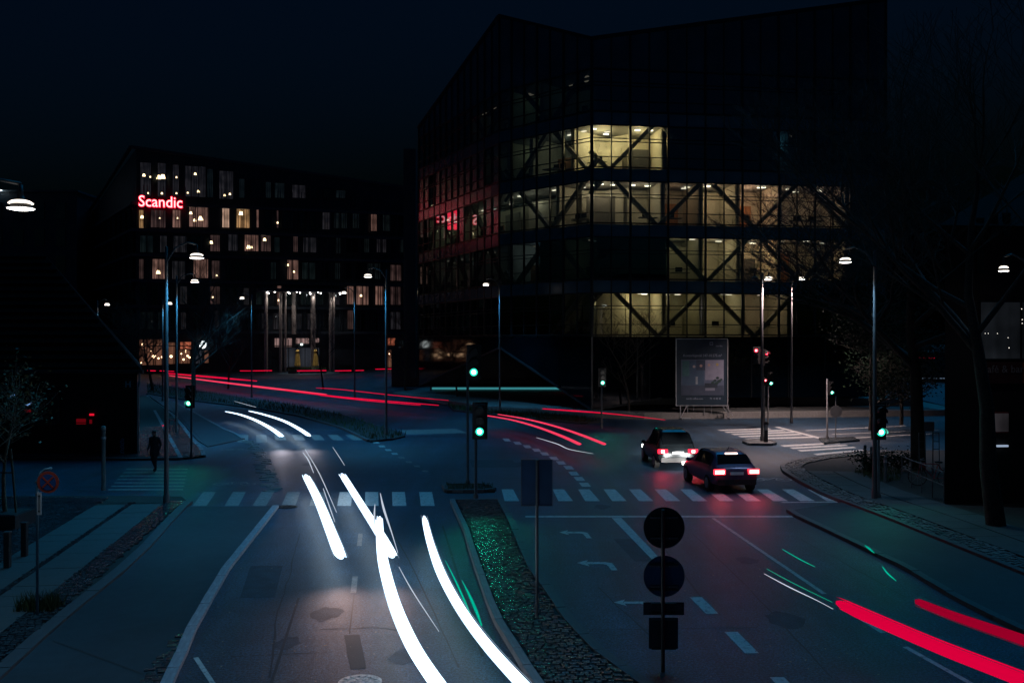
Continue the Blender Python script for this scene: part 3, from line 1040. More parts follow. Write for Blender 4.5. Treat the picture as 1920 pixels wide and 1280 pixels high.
# rooms: partitions, lights
def into(face, u, dep): return fp(face, u, 0, -dep)
for fk, ri, p0, p1, colr, pw in ROOMS:
    u0, u1 = fu(fk, p0), fu(fk, p1)
    if u0 > u1: u0, u1 = u1, u0
    z = rows_z[ri]
    dd = (faces[fk][1] - faces[fk][0]).normalized()
    ang = math.atan2(dd.y, dd.x)
    for u, skip in ((u0 + .12, (ri in (2, 3)) and ((fk == 'R' and p0 < 1125) or (fk == 'A' and p1 > 1100)) or (fk == 'B' and p1 == 935)), (u1 - .12, fk == 'A' and p0 == 937)):
        if skip: continue
        p = fp(fk, u, z + 1.72, -3.0)
        ubox('partition_wall', ROOMW, p, (.12, 4.0, 3.4), ang, GB)
    back = random.uniform(4.4, 5.2) if fk == 'R' else 4.4
    for j in range(max(1, int((u1 - u0) / 2.6))):
        nj = max(1, int((u1 - u0) / 2.6))
        uu = u0 + (u1 - u0) * (j + .5) / nj
        hh = random.uniform(1.3, 3.0)
        wmat = random.choice((ROOMW, ROOMW, WARMW, DKIN, CABW))
        ubox('room_wall', wmat, fp(fk, uu, z + hh / 2, -back + random.uniform(-.2, 1.4)), ((u1 - u0) / nj * random.uniform(.55, .95), .1, hh), ang, GB)
    ubox('back_wall', ROOMW, fp(fk, (u0 + u1) / 2, z + 1.62, -back - .15), (u1 - u0, .1, 3.24), ang, GB)
    for j in range(max(1, int((u1 - u0) / 1.6))):      # desks with screens by the glass
        uu = random.uniform(u0 + .7, max(u0 + .8, u1 - .7))
        if random.random() < .6:
            ubox('desk', CABW, fp(fk, uu, z + .72, -random.uniform(1.3, 2.4)), (1.4, .7, .05), ang, GB)
            ubox('desk_screen', DKIN, fp(fk, uu, z + 1.0, -1.9), (.55, .05, .36), ang, GB)
    nl = max(1, round((u1 - u0) / 3.2))
    for j in range(nl):
        u = u0 + (u1 - u0) * (j + .5) / nl
        lamp_light('room_light', 'POINT', fp(fk, u, z + 2.75, -2.6), pw / nl * .62, colr, GB, size=.25)
        for e in range(2):
            p = fp(fk, u + random.uniform(-1.2, 1.2), z + 3.32, -random.uniform(1.5, 3.8))
            bb = nbm()
            add_box(bb, p, (.42, .2, .06), ang)
            part('ceiling_light', bb, emit('office_lamp_%d' % (0 if pw > 100 else (1 if pw > 20 else 2)), (1, .95, .8), 6 if pw > 100 else (2 if pw > 20 else .12)), GB, world=True)
# glazed feet of the block
def panel(name, pts, m):
    bb = nbm()
    bb.faces.new([bb.verts.new(v) for v in pts])
    return part(name, bb, m, GB, world=True)
BASEG = mat('base_glass', (0.0015, 0.004, 0.007), 0.05, noise=[(0.5, 0.3)])
Z = lambda p, z: Vector((p.x, p.y, z))
panel('base_glazing', [Z(C0, PZ + .01), Z(C0, 5.95), Z(C2, 5.95), Z(C2, 5.1)], BASEG)
panel('base_glazing', [Z(C2, 5.1), Z(C2, 5.95), Z(C3, 5.95), Z(C3, 1.2)], BASEG)
pR = fp('R', fu('R', 1240), 1.3)
panel('base_glazing', [Z(C0, PZ + .01), pR, Z(C1, 1.3), Z(C1, 5.95), Z(C0, 5.95)], BASEG)
bb = nbm()
for p, q in ((Z(C0, PZ), Z(C2, 5.1)), (Z(C2, 5.1), Z(C3, 1.2)), (Z(C0, PZ), pR), (Z(C0, PZ), Z(C0, 6)), (Z(C2, 5.1), Z(C2, 6))):
    add_bar(bb, p + Vector((0, -.06, 0)), q + Vector((0, -.06, 0)), .14)
part('base_edge_trim', bb, DKSTEEL, GB, world=True)
for u in (3.5, 6.5, 9.5, 12.5, 15.5, 18.5):
    ubox('base_mullion', MULL, fp('R', u, 3.6, .04), (.08, .1, 4.6), math.atan2(3.3, 23.3), GB)
# slim tower at the back left corner of the block
bb = nbm()
p = at(768, 640, 104)
add_box(bb, (p.x + .1, 104, 14), (1.3, 2, 24.5))
tag(obj('stair_tower', bb, HOTELW), 'slim dark stair tower behind left corner of the glass block', 'tower')
# light strip along a low wall seen through the arch
LW = thing('arch_backdrop', 'added dark backdrop with long teal light strip behind the arch of the glass block', 'wall', (-6.5, 107.4, PZ))
bb = nbm()
add_box(bb, (0, 107.7, 2.4), (27, .3, 5.0))  # tall backdrop added so the space under the arch stays dark
part('wall', bb, HOTELW, LW, world=True)
x0, x1 = at(810, 728, 100), at(1056, 728, 100)
bb = nbm()
add_box(bb, ((x0.x + x1.x) / 2, 100, x0.z), (x1.x - x0.x, .1, .22))
part('light_strip', bb, emit('teal_strip', (0.06, 0.36, 0.40), .6), LW, world=True)
bb = nbm()
add_box(bb, ((x0.x + x1.x) / 2, 100.2, (x0.z + PZ) / 2 + .02), (x1.x - x0.x + .4, .3, x0.z - PZ + .35))
part('bench_wall', bb, HOTELW, LW, world=True)

# ------------------------------------------------------------------ the hotel
HA, HB = Vector((-50.1, 127, 0)), Vector((-12.4, 139, 0))
hd = (HB - HA)
HL = hd.length
hdn = hd.normalized()
hn = Vector((hdn.y, -hdn.x, 0))
hang = math.atan2(hdn.y, hdn.x)
HZ = 1.3
HT = thing('hotel_building', 'dark hotel with sloping roof, curtained windows and red lit name', 'hotel', (HA.x, HA.y, HZ))
def hu(px):
    k = (px - 960) / F
    return (k * HA.y - HA.x) / (hd.x - k * hd.y) * HL
def hp(u, z, o=0.0):
    p = HA + hdn * u + hn * o
    return Vector((p.x, p.y, z))
def hz(px, py):
    Y = hp(hu(px), 0).y
    return H - (py - 640) / F * Y
hbacks = Vector((-0.55, 0.84, 0))
HC = Vector((-78.5, 172, 0))
HD_ = HB + Vector((-12, 40, 0))
bb = nbm()
rA, rB, rC, rD = 31.3, 27.4, 24.5, 26.0
def inb(p, o=.3): return p + ((HA + HD_) / 2 - p).normalized() * o
A_, B__, C__, D__ = inb(HA, .5), inb(HB, .5), inb(HC, .2), inb(HD_, .2)
vsb = [bb.verts.new((p.x, p.y, 0.9)) for p in (A_, B__, D__, C__)]
vst = [bb.verts.new((p.x, p.y, z)) for p, z in ((A_, rA - .1), (B__, rB - .1), (D__, rD), (C__, rC))]
for i in range(4): bb.faces.new((vsb[i], vsb[(i + 1) % 4], vst[(i + 1) % 4], vst[i]))
bb.faces.new(vst)
part('wall', bb, HOTELW, HT, world=True)
bb = nbm()
add_bar(bb, hp(-.3, rA, .1), hp(HL + .2, rB, .1), .5, .35)
add_bar(bb, hp(-.3, rA, .1), HC + Vector((0, 0, rC)), .4, .3)
part('roof_edge', bb, HOTELS, HT, world=True)
slabs = [7.0, 10.4, 13.8, 17.2, 20.5, 24.0]
for z in slabs:
    ubox('floor_band', HOTELS, hp(HL / 2, z - .15, .25), (HL + .3, .6, .38), hang, HT)
sd = (HC - HA); sL = sd.length; sang = math.atan2(sd.y, sd.x); sn = Vector((-sd.y, sd.x, 0)).normalized()
if sn.y > 0: sn = -sn
for z in slabs:
    mid = (HA + HC) / 2 + sn * .1
    ubox('floor_band', HOTELS, (mid.x, mid.y, z - .15), (sL, .5, .35), sang, HT)
CUR = [curtain('curtain_dim_grey', (0.42, 0.38, 0.42), .05), curtain('curtain_dim_rose', (0.75, 0.42, 0.36), .09),
       curtain('curtain_rose', (1.0, 0.52, 0.38), .26), curtain('curtain_amber', (1.0, 0.55, 0.22), .55), curtain('curtain_peach', (1.0, 0.62, 0.40), .70),
       curtain('curtain_green_grey', (0.2, 0.3, 0.3), .03)]
DKWIN = mat('unlit_window_glass', (0.006, 0.008, 0.011), 0.15, noise=[(0.4, 0.4)])
LAMPW = emit('room_lamp', (1.0, 0.72, 0.38), 4)
used = {k: [] for k in range(7)}
def hotel_window(x0, y0, x1, y1, ci, row, lamps=()):
    u0, u1 = hu(x0), hu(x1)
    z1, z0 = hz((x0 + x1) / 2, y0), hz((x0 + x1) / 2, y1)
    used[row].append((u0, u1))
    wd, hh = u1 - u0, z1 - z0
    mid = hp((u0 + u1) / 2, (z0 + z1) / 2, 0)
    fr = nbm()
    rot = Matrix.Rotation(hang, 4, 'Z')
    for dx, dz, sx, sz in ((-wd / 2, 0, .12, hh), (wd / 2, 0, .12, hh), (0, hh / 2, wd, .12), (0, -hh / 2, wd, .12)):
        add_box(fr, (dx, 0, dz), (sx, .25, sz))
    n = max(1, round(wd / 1.0))
    for k in range(1, n): add_box(fr, (-wd / 2 + wd * k / n, 0, 0), (.1, .2, hh))
    fo = obj('window', fr, FRAME, HT)
    fo.matrix_parent_inverse = HT.matrix_basis.inverted()
    fo.matrix_basis = Matrix.Translation(mid) @ rot
    for k in range(n):
        pb = nbm()
        add_box(pb, (-wd / 2 + wd * (k + .5) / n, .04, 0), (wd / n - .1, .02, hh - .12))
        obj('pane', pb, GLW if ci >= 0 else DKWIN, fo)
    if ci >= 0:
        cb = nbm()
        # hanging cloth with real folds
        m_ = max(4, int(wd / .22))
        pts = [(-wd / 2 + wd * k / m_, .22 + .05 * (k % 2)) for k in range(m_ + 1)]
        for (xa, ya), (xb, yb) in zip(pts, pts[1:]):
            cb.faces.new([cb.verts.new(v) for v in ((xa, ya, -hh / 2), (xb, yb, -hh / 2), (xb, yb, hh / 2), (xa, ya, hh / 2))])
        obj('curtain', cb, CUR[ci], fo)
    for fx, fz, s_ in lamps:
        lb = nbm()
        add_lathe(lb, [(0, .2 * s_), (.16 * s_, .2 * s_), (.26 * s_, -.2 * s_), (0, -.2 * s_)], 10, (-wd / 2 + wd * fx, .13, -hh / 2 + hh * fz))
        obj('room_lamp', lb, LAMPW, fo)
W_ = [  # x0,y0,x1,y1, brightness, row, lamps
    (262, 304, 284, 368, 0, 6, ((.35, .62, .8), (.9, .58, .5), (.7, .1, .5))), (295, 305, 312, 370, 0, 6, ((.15, .58, 1.2), (.6, .6, 1.3), (.5, .12, .6))),
    (323, 308, 336, 368, 0, 6, ((.6, .6, .5), (.6, .1, .5))), (346, 311, 386, 370, 0, 6, ((.5, .75, .7), (.15, .14, .5), (.65, .2, .7))),
    (410, 320, 438, 374, 0, 6, ((.4, .15, .6), (.75, .2, .6))), (388, 316, 400, 371, 5, 6, ()),
    (260, 393, 270.5, 428.5, 3, 5, ((.6, .62, .9),)), (282, 393, 311, 427.5, 1, 5, ((.6, .55, .4),)), (323, 393, 340, 427.5, 2, 5, ((.6, .55, .5),)),
    (354, 388, 391, 426.5, 2, 5, ((.1, .7, .8), (.6, .45, 1.3), (.3, .35, .8))), (416, 388, 431, 427.5, 4, 5, ()), (443, 389, 468.5, 428, 3, 5, ((.35, .72, 1.2),)),
    (480, 390, 486, 427.5, 2, 5, ()), (518, 392, 523, 428, 1, 5, ((.5, .3, .6),)), (604, 396, 620, 431, 0, 5, ()), (694, 398, 707, 434, 2, 5, ()), (716, 399, 732, 434, 5, 5, ()),
    (393, 440, 413, 472, 1, 4, ((.15, .55, .9),)), (427, 438, 447, 471, 0, 4, ()), (458, 438, 485, 471.5, 2, 4, ((.3, .25, 1.1), (.5, .25, .7))), (488, 439, 508.5, 472, 1, 4, ((.4, .7, .9),)),
    (549, 440, 559, 473, 1, 4, ()), (629, 445, 639, 476, 5, 4, ()),
    (260, 485, 270, 523.5, 1, 3, ()), (285, 485, 311, 523.5, 2, 3, ((.45, .35, 1.1),)), (362, 485, 391, 522, 2, 3, ()), (396, 488, 413, 523, 1, 3, ((.6, .2, .5),)), (538, 486, 560, 524.5, 2, 3, ((.1, .72, .7), (.6, .4, .6))),
    (731, 496, 753, 527, 1, 3, ()),
    (336, 536, 352, 571, 0, 2, ()), (393, 536, 413, 571, 1, 2, ((.3, .4, .5),)), (519, 535, 528, 572, 2, 2, ((.4, .25, .6),)), (650, 536, 664, 571, 2, 2, ()), (667, 536, 692, 572, 2, 2, ((.4, .5, .7),)), (703, 536, 719.5, 572, 2, 2, ()), (731, 537, 752, 572, 1, 2, ()),
    (757, 538, 786, 560, 0, 2, ((.15, .5, .8), (.4, .7, .7), (.7, .5, .9), (.9, .6, .7))),
    (651, 581, 663, 617.5, 1, 1, ()), (731, 584, 752, 618, 0, 1, ()), (402, 582, 412, 616, 0, 1, ()),
]
for x0, y0, x1, y1, ci, row, lm in W_: hotel_window(x0, y0, x1, y1, ci, row, lm)
# the unlit rooms in between, some given faintly glowing curtains
rowy = {6: (312, 372), 5: (392, 429), 4: (441, 474), 3: (488, 524), 2: (537, 572), 1: (584, 618)}
for row, (ya, yb) in rowy.items():
    x = 262.0
    while x < 775:
        wpx = random.choice((11, 14, 20, 26))
        u0, u1 = hu(x), hu(x + wpx)
        if not any(u0 < b_ + .35 and u1 > a_ - .35 for a_, b_ in used[row]):
            y0 = ya + (x - 262) * (.12 if row == 6 else .012)
            if yb - y0 > 14: hotel_window(x, y0, x + wpx, yb, random.choice((-1, -1, 5, 5, 5, 0, -1)), row)
            x += wpx + random.uniform(5, 14)
        else: x += 6
# upright fins and wall panels between the windows
bb = nbm()
for k in range(110):
    u = HL * (k + random.uniform(.1, .9)) / 110
    for i, z in enumerate([1.5] + slabs):
        if random.random() < .45 and i > 0:
            z1 = ([1.5] + slabs + [27])[i + 1] if i < 6 else 26.5
            add_box(bb, hp(u, (z + z1) / 2, .12), (.07, .25, z1 - z - .4), hang)
o = part('facade_fin', bb, HOTELS, HT, world=True, kind='stuff')
# side face windows
for px, z, ci in ((146, 15.0, 5), (142, 10.5, 1), (150, 19.5, 5)):
    pass
for k in range(14):
    t = (k + .5) / 14
    p = HA.lerp(HC, t)
    for z in slabs[:-1]:
        if z + 2.9 < rA + (rC - rA) * t - .5:
            ubox('window', DKWIN, (p.x + sn.x * .05, p.y + sn.y * .05, z + 1.55), (sL / 14 * .55, .3, 2.5), sang, HT)
# ground floor: cafe, entrance, columns
def hglow(x0, y0, x1, y1, m, o=.1, name='shop_window'):
    u0, u1 = hu(x0), hu(x1)
    z1, z0 = hz((x0 + x1) / 2, y0), hz((x0 + x1) / 2, y1)
    return ubox(name, m, hp((u0 + u1) / 2, (z0 + z1) / 2, o), (u1 - u0, .12, z1 - z0), hang, HT)
CAFE = curtain('cafe_glow', (1.0, 0.42, 0.26), .11, 30)
CAFE2 = curtain('cafe_wall_glow', (1.0, 0.26, 0.14), .34, 6)
CAFE3 = curtain('lobby_glow', (1.0, 0.62, 0.58), .22, 6)
LOB = curtain('lobby_dim', (0.30, 0.34, 0.45), .06, 6)
hglow(262, 636, 287, 684, CAFE); hglow(289, 636, 306, 684, CAFE); hglow(316, 642, 328, 682, CAFE)
hglow(338, 641, 358, 654, CAFE2); hglow(336, 656, 356, 681, CAFE); hglow(367, 657, 380, 681, LOB); hglow(383, 657, 391, 680, CAFE)
hglow(515, 634, 524, 650, CAFE3); hglow(533, 634, 547, 650, CAFE3); hglow(555, 634, 579, 644, CAFE3); hglow(587, 634, 598, 642, CAFE3)
hglow(533, 652, 598, 688, LOB); hglow(727, 634, 741, 648, CAFE2); hglow(727, 656, 739, 688, CAFE); hglow(755, 650, 760, 688, CAFE); hglow(764, 640, 778, 690, CAFE); hglow(745, 650, 751, 688, LOB)
bb = nbm()
for x0, x1 in ((258, 360), (364, 394), (510, 602), (724, 788)):
    u0, u1 = hu(x0), hu(x1)
    n = max(2, int((u1 - u0) / 1.1))
    for k in range(n + 1): add_box(bb, hp(u0 + (u1 - u0) * k / n, 3.6, .22), (.09, .1, 4.6), hang)
    add_box(bb, hp((u0 + u1) / 2, 5.0, .22), (u1 - u0, .1, .12), hang)
part('shopfront_frame', bb, FRAME, HT, world=True)
random.seed(21)
WARM = emit('cafe_lamp', (1.0, 0.62, 0.35), 5)
for k in range(22):
    x = random.choice((random.uniform(262, 306), random.uniform(340, 357), random.uniform(728, 739), random.uniform(764, 784)))
    bb = nbm()
    bmesh.ops.create_icosphere(bb, subdivisions=1, radius=random.uniform(.05, .14), matrix=Matrix.Translation(hp(hu(x), hz(x, random.uniform(655, 680)), .32)))
    part('pendant_lamp', bb, WARM, HT, world=True)
for x in (268, 288, 321):
    bb = nbm()
    bmesh.ops.create_icosphere(bb, subdivisions=1, radius=.2, matrix=Matrix.Translation(hp(hu(x), hz(x, 646 if x < 270 else 668), .35)))
    part('pendant_lamp', bb, WARM, HT, world=True)
PCOL = mat('pale_column', (0.42, 0.38, 0.36), 0.7, noise=[(1.2, .2), (6, .15)])
for x, rr, z0, z1 in ((497, .26, 1.3, 12.3), (524, .2, 1.3, 12.3), (533, .13, 1.3, 12.3), (550, .3, 6.6, 12.3), (584, .32, 1.3, 12.3), (616, .22, 1.3, 12.3), (622, .15, 1.3, 12.3)):
    p = hp(hu(x), 0, 2.2 if z0 < 5 else .9)
    bb = nbm()
    add_lathe(bb, [(rr, z0), (rr, z1)], 14, (p.x, p.y, 0))
    part('column', bb, PCOL, HT, world=True)
ubox('canopy', HOTELS, hp(hu(560), 12.55, 1.8), (hu(640) - hu(484), 3.6, .4), hang, HT)
SPOTE = emit('ceiling_spot', (1, .95, .9), 12)
for x, dy in ((499, 0), (502, 4), (513, -1), (538, 0), (540, 3), (553, -2), (559, 1), (578, 0), (578, 4), (592, -1), (597, 1), (632, 0), (634, 3)):
    p = hp(hu(x), 12.3 - dy * .04, 2.2 + random.uniform(0, 1))
    bb = nbm()
    add_lathe(bb, [(0, .0), (.085, .0), (.085, -.1), (0, -.1)], 10, p)
    part('canopy_spot', bb, SPOTE, HT, world=True)
for x in (505, 545, 585, 625):
    lamp_light('canopy_or_fill_light', 'SPOT', hp(hu(x), 12.1, 2.8), 130, (1, .86, .78), HT, size=.15, spot=110)
for x in (553, 586):
    lamp_light('canopy_or_fill_light', 'SPOT', hp(hu(x), 11.9, 5.2), 1500, (1, .88, .75), HT, size=.1, spot=34)  # two narrow spots added beyond the canopy to brighten the parasols
for x, y in ((565, 645.5), (763, 645.5)):
    ubox('exit_sign', emit('exit_white', (.75, 1, .95), 3), hp(hu(x), hz(x, y), .4), (.32, .05, .24), hang, HT)
# round white logo disc over the cafe door
LG = thing('round_logo_sign', 'round white lit logo disc above the hotel cafe door', 'sign', hp(hu(380), hz(380, 646), .5))
bb = nbm(); add_disc_y(bb, (0, 0, 0), .52, .1); part('disc', bb, emit('logo_white', (.9, 1, 1), 1.8), LG)
bb = nbm()
add_tube(bb, [(-.28, -.07, -.06), (-.15, -.07, .12), (.02, -.07, -.02), (.2, -.07, -.05), (.34, -.07, .1)], .06, 6)
add_tube(bb, [(-.2, -.07, .28), (-.02, -.07, .2), (.16, -.07, .3)], .05, 6)
part('swirl_mark', bb, mat('logo_dark', (.01, .02, .02), .6, noise=[(5, .1)]), LG)
LG.rotation_euler = (0, 0, hang)
# red lit name
x0, x1 = hu(261), hu(342)
SG = thing('hotel_name_sign', 'red and white lit lettering Scandic on the hotel top corner', 'sign', hp((x0 + x1) / 2, hz(301, 381), .75), hang)
me = text_mesh('lettering', 'Scandic', 2.05, emit('sign_white', (1.0, .50, .50), 2.0), .06, .0)
me2 = text_mesh('letter_edge', 'Scandic', 2.05, emit('sign_red', (1.0, .005, .035), 2.2), .10, .075)
xs = [v.co.x for v in me.vertices]
scx = (x1 - x0) / (max(xs) - min(xs))
for nme, mesh_, oy in (('letter_edge', me2, .02), ('lettering', me, -.08)):
    o = obj(nme, mesh_, None, SG)
    o.rotation_euler = (R(90), 0, 0)
    o.scale = (scx, 1.0, 1)
    o.location = (0, oy, 0)
bb = nbm()
for dx in (-2.4, -.8, .8, 2.4): add_bar(bb, (dx, .1, 0), (dx, .7, 0), .06)
part('bracket', bb, DKSTEEL, SG)
gl_ = lamp_light('sign_glow', 'AREA', (0, -.25, 0), 13, (1, .02, .06), SG, size=3.2, rot=(R(-90), 0, R(27)), world=False)
gl_.data.spread = R(60)
# parasols on the terrace
PARA = mat('yellow_canvas', (.62, .44, .12), .8, noise=[(3, .2), (12, .15)])
def parasol(px, label):
    p = hp(hu(px), 0, 4.0); p.z = gz(p.y) + .1
    t = thing('closed_parasol', label, 'parasol', p, group='folded parasols on the hotel terrace')
    bb = nbm(); add_lathe(bb, [(.05, 0), (.05, 3.1), (.0, 3.15)], 8); part('pole', bb, GALV, t)
    bb = nbm()
    seg = 16
    prev = None
    for z, r_ in ((.75, .34), (.9, .36), (1.5, .3), (2.2, .24), (2.62, .17), (2.75, .24), (2.86, .2), (3.0, .07)):
        ring_ = [bb.verts.new((r_ * (1 + .16 * (-1) ** k) * math.cos(2 * math.pi * k / seg), r_ * (1 + .16 * (-1) ** k) * math.sin(2 * math.pi * k / seg), z)) for k in range(seg)]
        if prev:
            for k in range(seg): bb.faces.new((prev[k], prev[(k + 1) % seg], ring_[(k + 1) % seg], ring_[k]))
        prev = ring_
    part('folded_canopy', bb, PARA, t)
    bb = nbm(); add_box(bb, (0, 0, .06), (.7, .7, .12)); part('base', bb, CONC, t)
    return t
parasol(553, 'folded yellow parasol on hotel terrace beside the left lobby window')
parasol(586, 'folded yellow parasol standing against the thick pale hotel column')
for px, px2, lab in ((535, 552, 'small planter with grass left of the parasols'), (556, 603, 'long planter with pale grasses under the yellow parasols'), (628, 665, 'low planter with shrubs right of the tall hotel columns')):
    a, c = hp(hu(px), 0, 5.2), hp(hu(px2), 0, 5.2)
    mid = (a + c) / 2
    mid.z = gz(mid.y)
    t = thing('planter_box', lab, 'planter', mid, hang, group='planters on the hotel terrace')
    L = (c - a).length
    bb = nbm(); add_box(bb, (0, 0, .25), (L, .8, .5)); part('trough', bb, KERBD, t)
    bb = nbm()
    for k in range(160):
        x, y = random.uniform(-L / 2, L / 2), random.uniform(-.35, .35)
        h_ = random.uniform(.2, .6)
        vs = [bb.verts.new((x - .03, y, .5)), bb.verts.new((x + .03, y, .5)), bb.verts.new((x + random.uniform(-.25, .25), y + random.uniform(-.2, .2), .5 + h_))]
        bb.faces.new(vs)
    part('grasses', bb, GRASS, t)

# dark block at the far left with a cut-off neon on its roof
bb = nbm()
FB = thing('far_office_block', 'dark flat-roofed block at far left beyond the brick house', 'building', (-85, 150, 1.8))
add_box(bb, (-87, 162, 15.4), (38, 24, 27)); part('wall', bb, HOTELW, FB, world=True)
for k in range(11):
    for j in range(6):
        ubox('window', DKWIN if (k * 7 + j * 3) % 11 else CUR[5], (-103.5 + k * 3.3, 149.95, 5 + j * 4.2), (1.5, .14, 2.6), 0, FB)
bb = nbm(); add_box(bb, (-87, 162, 29.05), (38.6, 24.6, .3)); part('roof', bb, HOTELS, FB, world=True)
p = at(-1, 350, 150)
NS = thing('rooftop_neon', 'white blue neon letter o on the far left roof edge', 'sign', (p.x, 149, p.z))
bb = nbm(); add_tube(bb, [(.42 * math.cos(a), 0, .42 * math.sin(a)) for a in [i * math.pi / 10 for i in range(21)]], .12, 8, caps=False); part('letter_ring', bb, emit('neon_blue', (.75, .92, 1), 6), NS)
bb = nbm(); add_box(bb, (.3, 0, -.75), (1.2, .1, .12)); part('underline', bb, emit('neon_blue', (.75, .92, 1), 6), NS)
bb = nbm(); add_bar(bb, (-.5, .1, -1.9), (-.5, .1, .3), .06); add_bar(bb, (.3, .1, -1.9), (.3, .1, -.7), .06); part('bracket', bb, DKSTEEL, NS)

# ------------------------------------------------------------------ brick house on the left
HX = -18.35
BH = thing('brick_house', 'low dark brick house with hipped tile roof left of the crossing', 'house', (-24, 47, .1))
bb = nbm(); add_prism(bb, [(-46, 47), (HX, 47), (HX - 4.6, 58), (-46, 58)], .1, 4.25); part('wall', bb, BRICK, BH, world=True)
bb = nbm()
e = [(-46.6, 46.3, 4.2), (HX + .5, 46.3, 4.2), (HX - 4.3, 58.6, 4.2), (-46.6, 58.6, 4.2)]
rg = [(-41, 52.5, 10.4), (-25.6, 52.5, 10.4)]
V = [bb.verts.new(v) for v in e + rg]
for f in ((0, 1, 5, 4), (1, 2, 5), (2, 3, 4, 5), (3, 0, 4), (3, 2, 1, 0)): bb.faces.new([V[i] for i in f])
part('roof', bb, TILE, BH, world=True)
bb = nbm()
for k in range(16):
    z = 4.35 + k * .39
    t = (z - 4.2) / 6.2
    y = 46.3 + t * 6.2
    add_box(bb, ((-46.6 + t * 5.6 + HX + .5 - t * 7.75) / 2, y - .03, z), (HX + .5 - t * 7.75 + 46.6 - t * 5.6, .14, .05))
part('tile_course', bb, TILE, BH, world=True)
bb = nbm(); add_bar(bb, (-46.6, 46.2, 4.15), (HX + .6, 46.2, 4.15), .16); part('gutter', bb, DKSTEEL, BH, world=True)
bb = nbm(); add_tube(bb, [(HX + .45, 46.15, 4.1), (HX + .45, 46.15, 3.7), (HX + .16, 46.75, 3.4), (HX + .16, 46.75, .15)], .05, 8); part('downpipe', bb, GALV, BH, world=True)
REDL = emit('red_lamp_and_reflection', (1, .01, .04), .8)  # serves the bicycle lamp and the glowing window reflections alike
REDD = emit('red_reflection_dim', (1, .01, .04), .09)
for wx in (-22.9, -26.2, -29.5, -33):
    f_ = nbm()
    for dx, dz, sx, sz in ((-.75, 0, .1, 1.6), (.75, 0, .1, 1.6), (0, .75, 1.6, .1), (0, -.75, 1.6, .1), (0, 0, .06, 1.5)): add_box(f_, (wx + dx, 46.97, 2.3 + dz), (sx, .12, sz))
    fo = part('window', f_, FRAME, BH, world=True)
    g_ = nbm(); add_box(g_, (wx, 46.985, 2.3), (1.4, .04, 1.4)); go = obj('pane', g_, DKWIN, fo)
    if wx == -22.9: pass
for px, py, w_, h_, m in ((172, 777, .22, .1, REDL), (152, 788, .46, .17, REDD), (152, 794, .46, .05, REDD), (170, 790, .12, .2, REDD), (52, 770, .3, .12, REDD)):  # red reflections in the house windows, built as glowing plates
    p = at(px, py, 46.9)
    bb = nbm(); add_box(bb, (p.x, 46.9, p.z), (w_, .03, h_)); part('red_reflection', bb, m, BH, world=True)
for px, py in ((20, 741), (52, 757)):  # glints on the windows, given as small glowing tubes
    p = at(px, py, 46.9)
    bb = nbm(); add_tube(bb, [(p.x - .16, 46.9, p.z), (p.x, 46.9, p.z - .05), (p.x + .18, 46.9, p.z + .04)], .04, 6); part('window_glint', bb, emit('bluish_glint', (.25, .5, 1), .7), BH, world=True)
p = at(240, 720, 46.9)
HS = thing('letter_sign', 'pale letter H on the dark house wall near its corner', 'sign', (p.x, 46.93, p.z))
bb = nbm(); add_box(bb, (0, 0, 0), (.52, .03, .52)); part('board', bb, BLACK, HS)
bb = nbm(); add_box(bb, (-.1, -.03, 0), (.055, .02, .3)); add_box(bb, (.1, -.03, 0), (.055, .02, .3)); add_box(bb, (0, -.03, 0), (.15, .02, .05)); part('lettering', bb, mat('sign_blue', (.12, .45, .5), .6, noise=[(5, .1)]), HS)
p = at(228, 838, 46.9)
GR = thing('graffiti', 'tall scribble of blue graffiti low on the house wall', 'graffiti', (p.x, 46.98, p.z))
bb = nbm()
pts = [(.11 * math.sin(i * 1.25), -.012, .42 - i * .045) for i in range(19)]
add_tube(bb, pts, .022, 5); add_tube(bb, [(p_[0] * -.8 + .02, -.02, p_[2] - .02) for p_ in pts], .015, 5)
part('scribble', bb, mat('graffiti_blue', (.10, .35, .55), .6, noise=[(5, .2)]), GR)

# ------------------------------------------------------------------ cafe building on the right
EX = at(1774, 900, 32.5).x
EB = thing('cafe_building', 'dark brick cafe building behind the leaning tree at right edge', 'building', (EX + 3, 33, .1))
bb = nbm(); add_prism(bb, [(EX, 32.6), (EX + 16, 34.2), (EX + 20, 48), (EX + 6.9, 46)], .08, 9.6); part('wall', bb, BRICK, EB, world=True)
bb = nbm()
V = [bb.verts.new(v) for v in ((EX - .4, 32.2, 9.5), (EX + 16.4, 33.8, 9.5), (EX + 20.4, 48.4, 9.5), (EX + 6.7, 46.4, 9.5), (EX + 7.5, 39.5, 13.2), (EX + 13, 40.2, 13.2))]
for f in ((0, 1, 5, 4), (1, 2, 5), (2, 3, 4, 5), (3, 0, 4), (3, 2, 1, 0)): bb.faces.new([V[i] for i in f])
part('roof', bb, TILE, EB, world=True)
def cafe_rect(name, x0, y0, x1, y1, m, dy=.08, d=32.85, th=.08):
    a, c = at(x0, y0, d), at(x1, y1, d)
    bb = nbm()
    yy = 32.6 + ((a.x + c.x) / 2 - EX) * .1
    add_box(bb, ((a.x + c.x) / 2, yy - dy, (a.z + c.z) / 2), (abs(c.x - a.x), th, abs(c.z - a.z)), .1)
    return part(name, bb, m, EB, world=True)
WG = curtain('cafe_window_glow', (.30, .36, .46), .022, 3)
f1 = cafe_rect('window', 1831, 564, 1912, 675, FRAME, .04)
cafe_rect('pane', 1834, 567, 1909, 672, WG, .1)
cafe_rect('window', 1913, 564, 1960, 675, FRAME, .04)
cafe_rect('pane', 1915, 567, 1957, 672, WG, .1)
